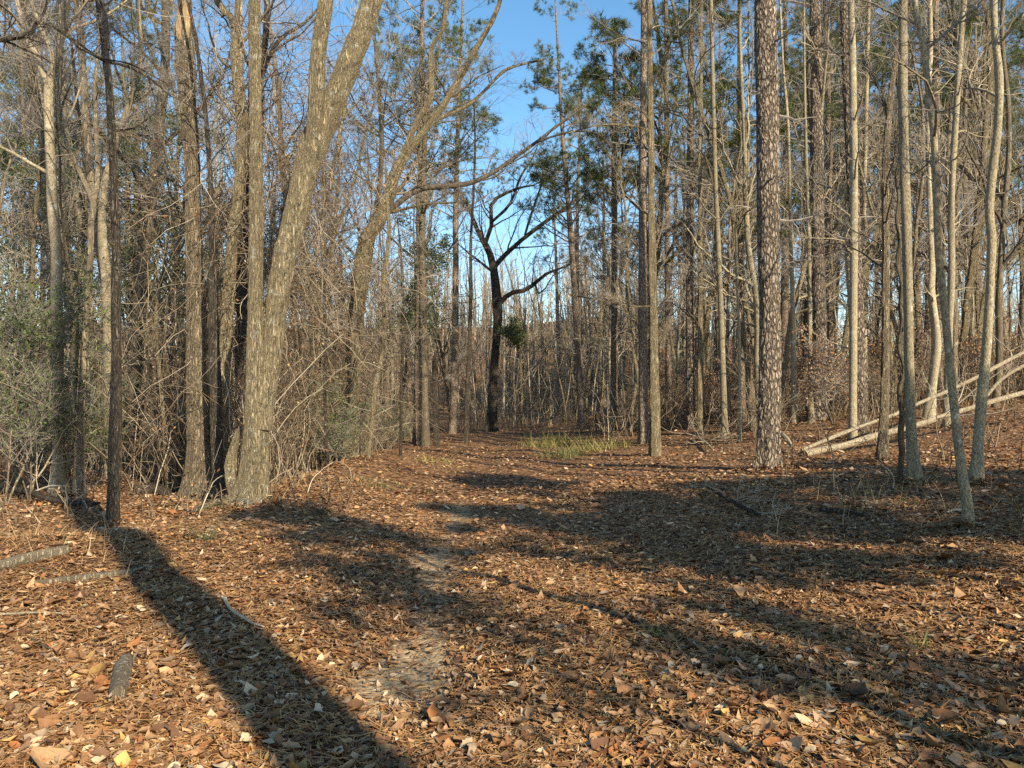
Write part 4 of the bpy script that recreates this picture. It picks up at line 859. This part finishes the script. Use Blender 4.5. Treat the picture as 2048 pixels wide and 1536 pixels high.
def put(protos, x, y, phrase, group, rng, sc=(.85, 1.15), tilt=.03):
    pr = protos[rng.integers(len(protos))]
    loc = (x, y, float(zt(x, y)) - .03); rz = rng.uniform(0, 2 * PI); s_ = rng.uniform(*sc); tl = (rng.normal(0, tilt), rng.normal(0, tilt))
    if pr.name in used: o = dup(pr, loc, rz, s_, None, group, tl)
    else:
        used.add(pr.name); o = pr; o.location = loc; o.rotation_euler = (tl[0], tl[1], rz); o.scale = (s_,) * 3; o['group'] = group
    placed.append((o, CX + x / y * F_PX if y > 1 else -9999, phrase, y)); return o
rng = np.random.default_rng(77)
spots = []
def free(x, y, r):
    if abs(x - path_x(y) - .55) < 2.85 and y < 37: return False
    px = CX + x / y * F_PX
    if r > .4 and 860 < px < 1125 and y < 60: return False
    if r > .7 and 0 < x < 10.5 and y < 47: return False
    for hp, hw, hd in HERO:
        if y < hd + .5 and abs(px - hp) < hw + 260 / y: return False
    for a, b, c in spots:
        if (a - x) ** 2 + (b - y) ** 2 < (r + c) ** 2: return False
    return True
def strew(protos, N, x0, x1, y0, y1, r, phrase, group, sc=(.85, 1.15), tilt=.03, power=1.0, wedge=.74):
    k_ = 0; t_ = 0
    while k_ < N and t_ < N * 60:
        t_ += 1; y = y0 * (y1 / y0) ** (rng.random() ** power); x = rng.uniform(max(x0, -wedge * y - 1), min(x1, wedge * y + 1))
        if not free(x, y, r): continue
        spots.append((x, y, r)); put(protos, x, y, phrase, group, rng, sc, tilt); k_ += 1
strew(BT, 17, -60, -3.2, 18, 50, .6, 'bare grey tree', 'bare trees in the wood beside the trail')
strew(PB, 16, -60, -3.2, 19, 50, .6, 'pale bare tree', 'bare trees in the wood beside the trail')
strew(BT, 10, -14, 14, 38, 58, .6, 'bare grey tree', 'bare trees in the wood beside the trail')
for px, d_ in ((835, 27), (905, 34), (60, 38), (1165, 33)):
    put(PN, (px - CX) / F_PX * d_, d_, 'pine', 'pines standing among the bare trees', rng, (.9, 1.0), .01)
strew(PN, 7, -40, 2, 32, 55, 1., 'pine', 'pines standing among the bare trees')
strew(PN, 46, 2.6, 60, 30, 62, .8, 'pine', 'pines of the stand on the rise', (.8, 1.1), .012)
strew(BT, 3, 3, 60, 22, 50, .5, 'bare grey tree', 'bare trees among the pines')
strew(SAP, 50, -60, -4.2, 13.5, 40, .25, 'slender sapling', 'saplings in the wood beside the trail', (.8, 1.4), .06)
strew(SAP, 18, -7, 6, 33, 48, .25, 'slender sapling', 'saplings in the wood beside the trail', (.8, 1.4), .06)
strew(SAP, 90, 2.4, 60, 19, 46, .25, 'slender sapling', 'saplings among the pines', (.9, 1.7), .035)
strew(BR, 26, -60, -3.4, 15, 36, .5, 'bare bush', 'bare bushes in the wood')
strew(BR, 30, 2.6, 60, 19, 40, .5, 'bare bush', 'bare bushes in the wood')
strew(BB, 26, 6, 60, 19, 36, .5, 'brown leaved bush', 'bushes with dry leaves on the rise', (.8, 1.3))
for px, d_, pr, sc in ((60, 12.8, EV[1], .95), (10, 12.2, EV[1], 1.0), (140, 14.5, EV[0], .9), (655, 15.8, EV[0], .7), (790, 24, EV[0], .6), (800, 25, EV[0], .5)):
    x = (px - CX) / F_PX * d_; put([pr], x, d_, 'evergreen bush', 'evergreen bushes under the bare trees', rng, (sc, sc * 1.05))
for px, d_, sc in ((265, 21, 1.0), (455, 24, 1.05), (30, 19, .75), (790, 30, 1.0), (320, 27, 1.1)):
    x = (px - CX) / F_PX * d_; put(ET, x, d_, 'evergreen tree', 'small evergreen trees among the bare trunks', rng, (sc, sc * 1.05))
UE = make_leafy(570, 'evergreen_tree', 'evergreen tree', 5.0, .045, 2600, .1, .78, n1=16, L1=.26); UE.location = (1.35, 34, float(zt(1.35, 34)))
tag(UE, 'small umbrella shaped evergreen on a thin stem just beyond the old dark oak')
# labels for the repeats: counted from the trees that can be named
by = {}
for o, px, ph, y in placed:
    i = sum(1 for a, _ in LAND if a < px)
    by.setdefault((ph, i), []).append((px, o, y))
for (ph, i), v in by.items():
    v.sort(key=lambda a: a[0])
    lo = LAND[i - 1][1] if i > 0 else None; hi = LAND[i][1] if i < len(LAND) else None
    for j, (px, o, y) in enumerate(v):
        far = 'far' if y > 32 else 'mid-depth' if y > 22 else 'near'
        if lo is None: t = '%s %s, %s outwards from the %s' % (far, ph, ORD[len(v) - 1 - j], hi)
        elif hi is None: t = '%s %s, %s beyond the %s' % (far, ph, ORD[j], lo)
        else: t = '%s %s, %s from the %s towards the %s' % (far, ph, ORD[j], lo, hi)
        o['label'] = t
# trees beside and behind the viewer that shade the near ground
rng = np.random.default_rng(99)
def shade(protos, x, y, sc, label, rz):
    pr = protos; o = dup(pr, (x, y, float(zt(x, y)) - .03), rz, sc, label, 'trees beside the near end of the trail'); return o
TP = make_pine(390, 27, .3, .84, n1=16, dead=6, dens=.6); TP.location = (4.82, -5.0, float(zt(4.82, -5))); tag(TP, 'tall pine behind the viewer that throws the broad trunk shadow', 'pine tree', 'trees beside the near end of the trail')
SH = [make_leafy(560 + i, 'evergreen_tree', 'evergreen tree', 8, .09, (11000, 10000, 3600)[i], .11, .5, n1=18, L1=.3) for i in range(3)]
spec = [(8.0, 2.9, 1.0, 0, 'broad leaved evergreen beside the viewer shading the trail middle'), (10.2, 1.5, .85, 1, 'broad leaved evergreen up the slope shading the litter before the vine-flanked trunk'),
        (4.9, 1.6, .8, 4, 'broad leaved evergreen whose shade falls across the sandy trail'), (2.9, 1.8, .78, 2, 'broad leaved evergreen over the leaf bank shading the grass side of the trail'),
        (7.5, 1.7, .85, 3, 'broad leaved evergreen shading the litter short of the thickest pine'), (6.0, 1.5, .82, 1.2, 'broad leaved evergreen between two others shading the mid trail'), (9.3, 1.9, .8, 2.2, 'broad leaved evergreen uphill of the others shading the rise'), (5.2, -.5, .55, 1.5, 'low evergreen behind the viewer shading flecked litter'), (5.1, -1.8, .58, 2.5, 'lowest evergreen behind the viewer shading the near corner'), (12.8, 1.2, .95, 3.5, 'broad leaved evergreen farthest up the slope')]
for i_, (x_, y_, sc_, rz_, lb) in enumerate(spec):
    if i_ < 2:
        o_ = SH[i_]; o_.location = (x_, y_, float(zt(x_, y_))); o_.scale = (sc_,) * 3; o_.rotation_euler = (0, 0, rz_); o_['label'] = lb; o_['group'] = 'trees beside the near end of the trail'
    elif i_ == 2: o_ = SH[2]; o_.location = (3.2, .3, float(zt(3.2, .3))); o_.scale = (.58,) * 3; tag(o_, 'sparse low evergreen nearest the sandy trail behind the viewer', None, 'trees beside the near end of the trail'); shade(SH[0], x_, y_, sc_, lb, rz_)
    else: shade(SH[2 if sc_ < .7 else i_ % 2], x_, y_, sc_, lb, rz_)
# far wood that reads as one mass
rng = np.random.default_rng(31)
g = Geo(); N = 1700
x = rng.uniform(-1, 1, N); y = 41 + 68 * rng.random(N); x = x * (y * .8 + 3); st = np.stack([x, y, zt(x, y) - .1], 1)
pr_ = (.04, .12, .24, .3, .26, .04)
A = grow(st, np.c_[rng.normal(0, .12, (N, 2)), np.ones(N)], rng.uniform(2.5, 9, N), 8, .06, .02, rng); Ra = taper(rng.uniform(.02, .05, N), 8, .3, .01); g.add(*tubes(A, Ra, 3), col=vcol(rng, N, 24, pr_))
p, d, L, r, t = kids(A, Ra, 6, .1, 1, .4, 1.1, .18, .38, rng, .6); g.add(*tubes(grow(p, d, L, 3, .2, .05, rng), taper(r, 3, .6, .008), 3), col=vcol(rng, N * 6, 9, pr_))
tag(link('distant_undergrowth', g.mesh('distant_undergrowth', [M['vine']], tint=True)), 'tan haze of thin stems filling the gaps under the far wood', 'undergrowth', None, 'stuff')
g = Geo(); N = 640
y = 60 + 58 * rng.random(N); x = rng.uniform(-1, 1, N) * (y * .78 + 4); x[:110] = rng.uniform(-16, 16, 110); st = np.stack([x, y, zt(x, y) - .1], 1)
pr_ = (.03, .12, .28, .33, .2, .04); H = rng.uniform(8, 14.5, N) * (1 - .1 * np.exp(-((x / y + .04) / .07) ** 2))
A = grow(st, np.c_[rng.normal(0, .05, (N, 2)), np.ones(N)], H, 7, .035, .02, rng); Ra = taper(rng.uniform(.06, .15, N), 7, .15, .02); g.add(*tubes(A, Ra, 4), col=vcol(rng, N, 28, pr_))
p, d, L, r, t = kids(A, Ra, 18, .12, 1, .4, 1.0, .1, .24, rng, .5); B_ = grow(p, d, L, 3, .2, .1, rng); Rb = taper(r, 3, .4, .014); g.add(*tubes(B_, Rb, 3), col=vcol(rng, len(B_), 9, pr_))
p, d, L, r, t = kids(B_, Rb, 2, .2, 1, .4, 1.0, .5, .9, rng, .7); D_ = grow(p, d, L, 2, .2, .05, rng); g.add(*tubes(D_, taper(r, 2, .6, .011), 3), col=vcol(rng, len(D_), 6, pr_))
tag(link('distant_woods', g.mesh('distant_woods', [M['vine']], tint=True)), 'mass of bare grey trees closing the view in the distance', 'woods', None, 'stuff')
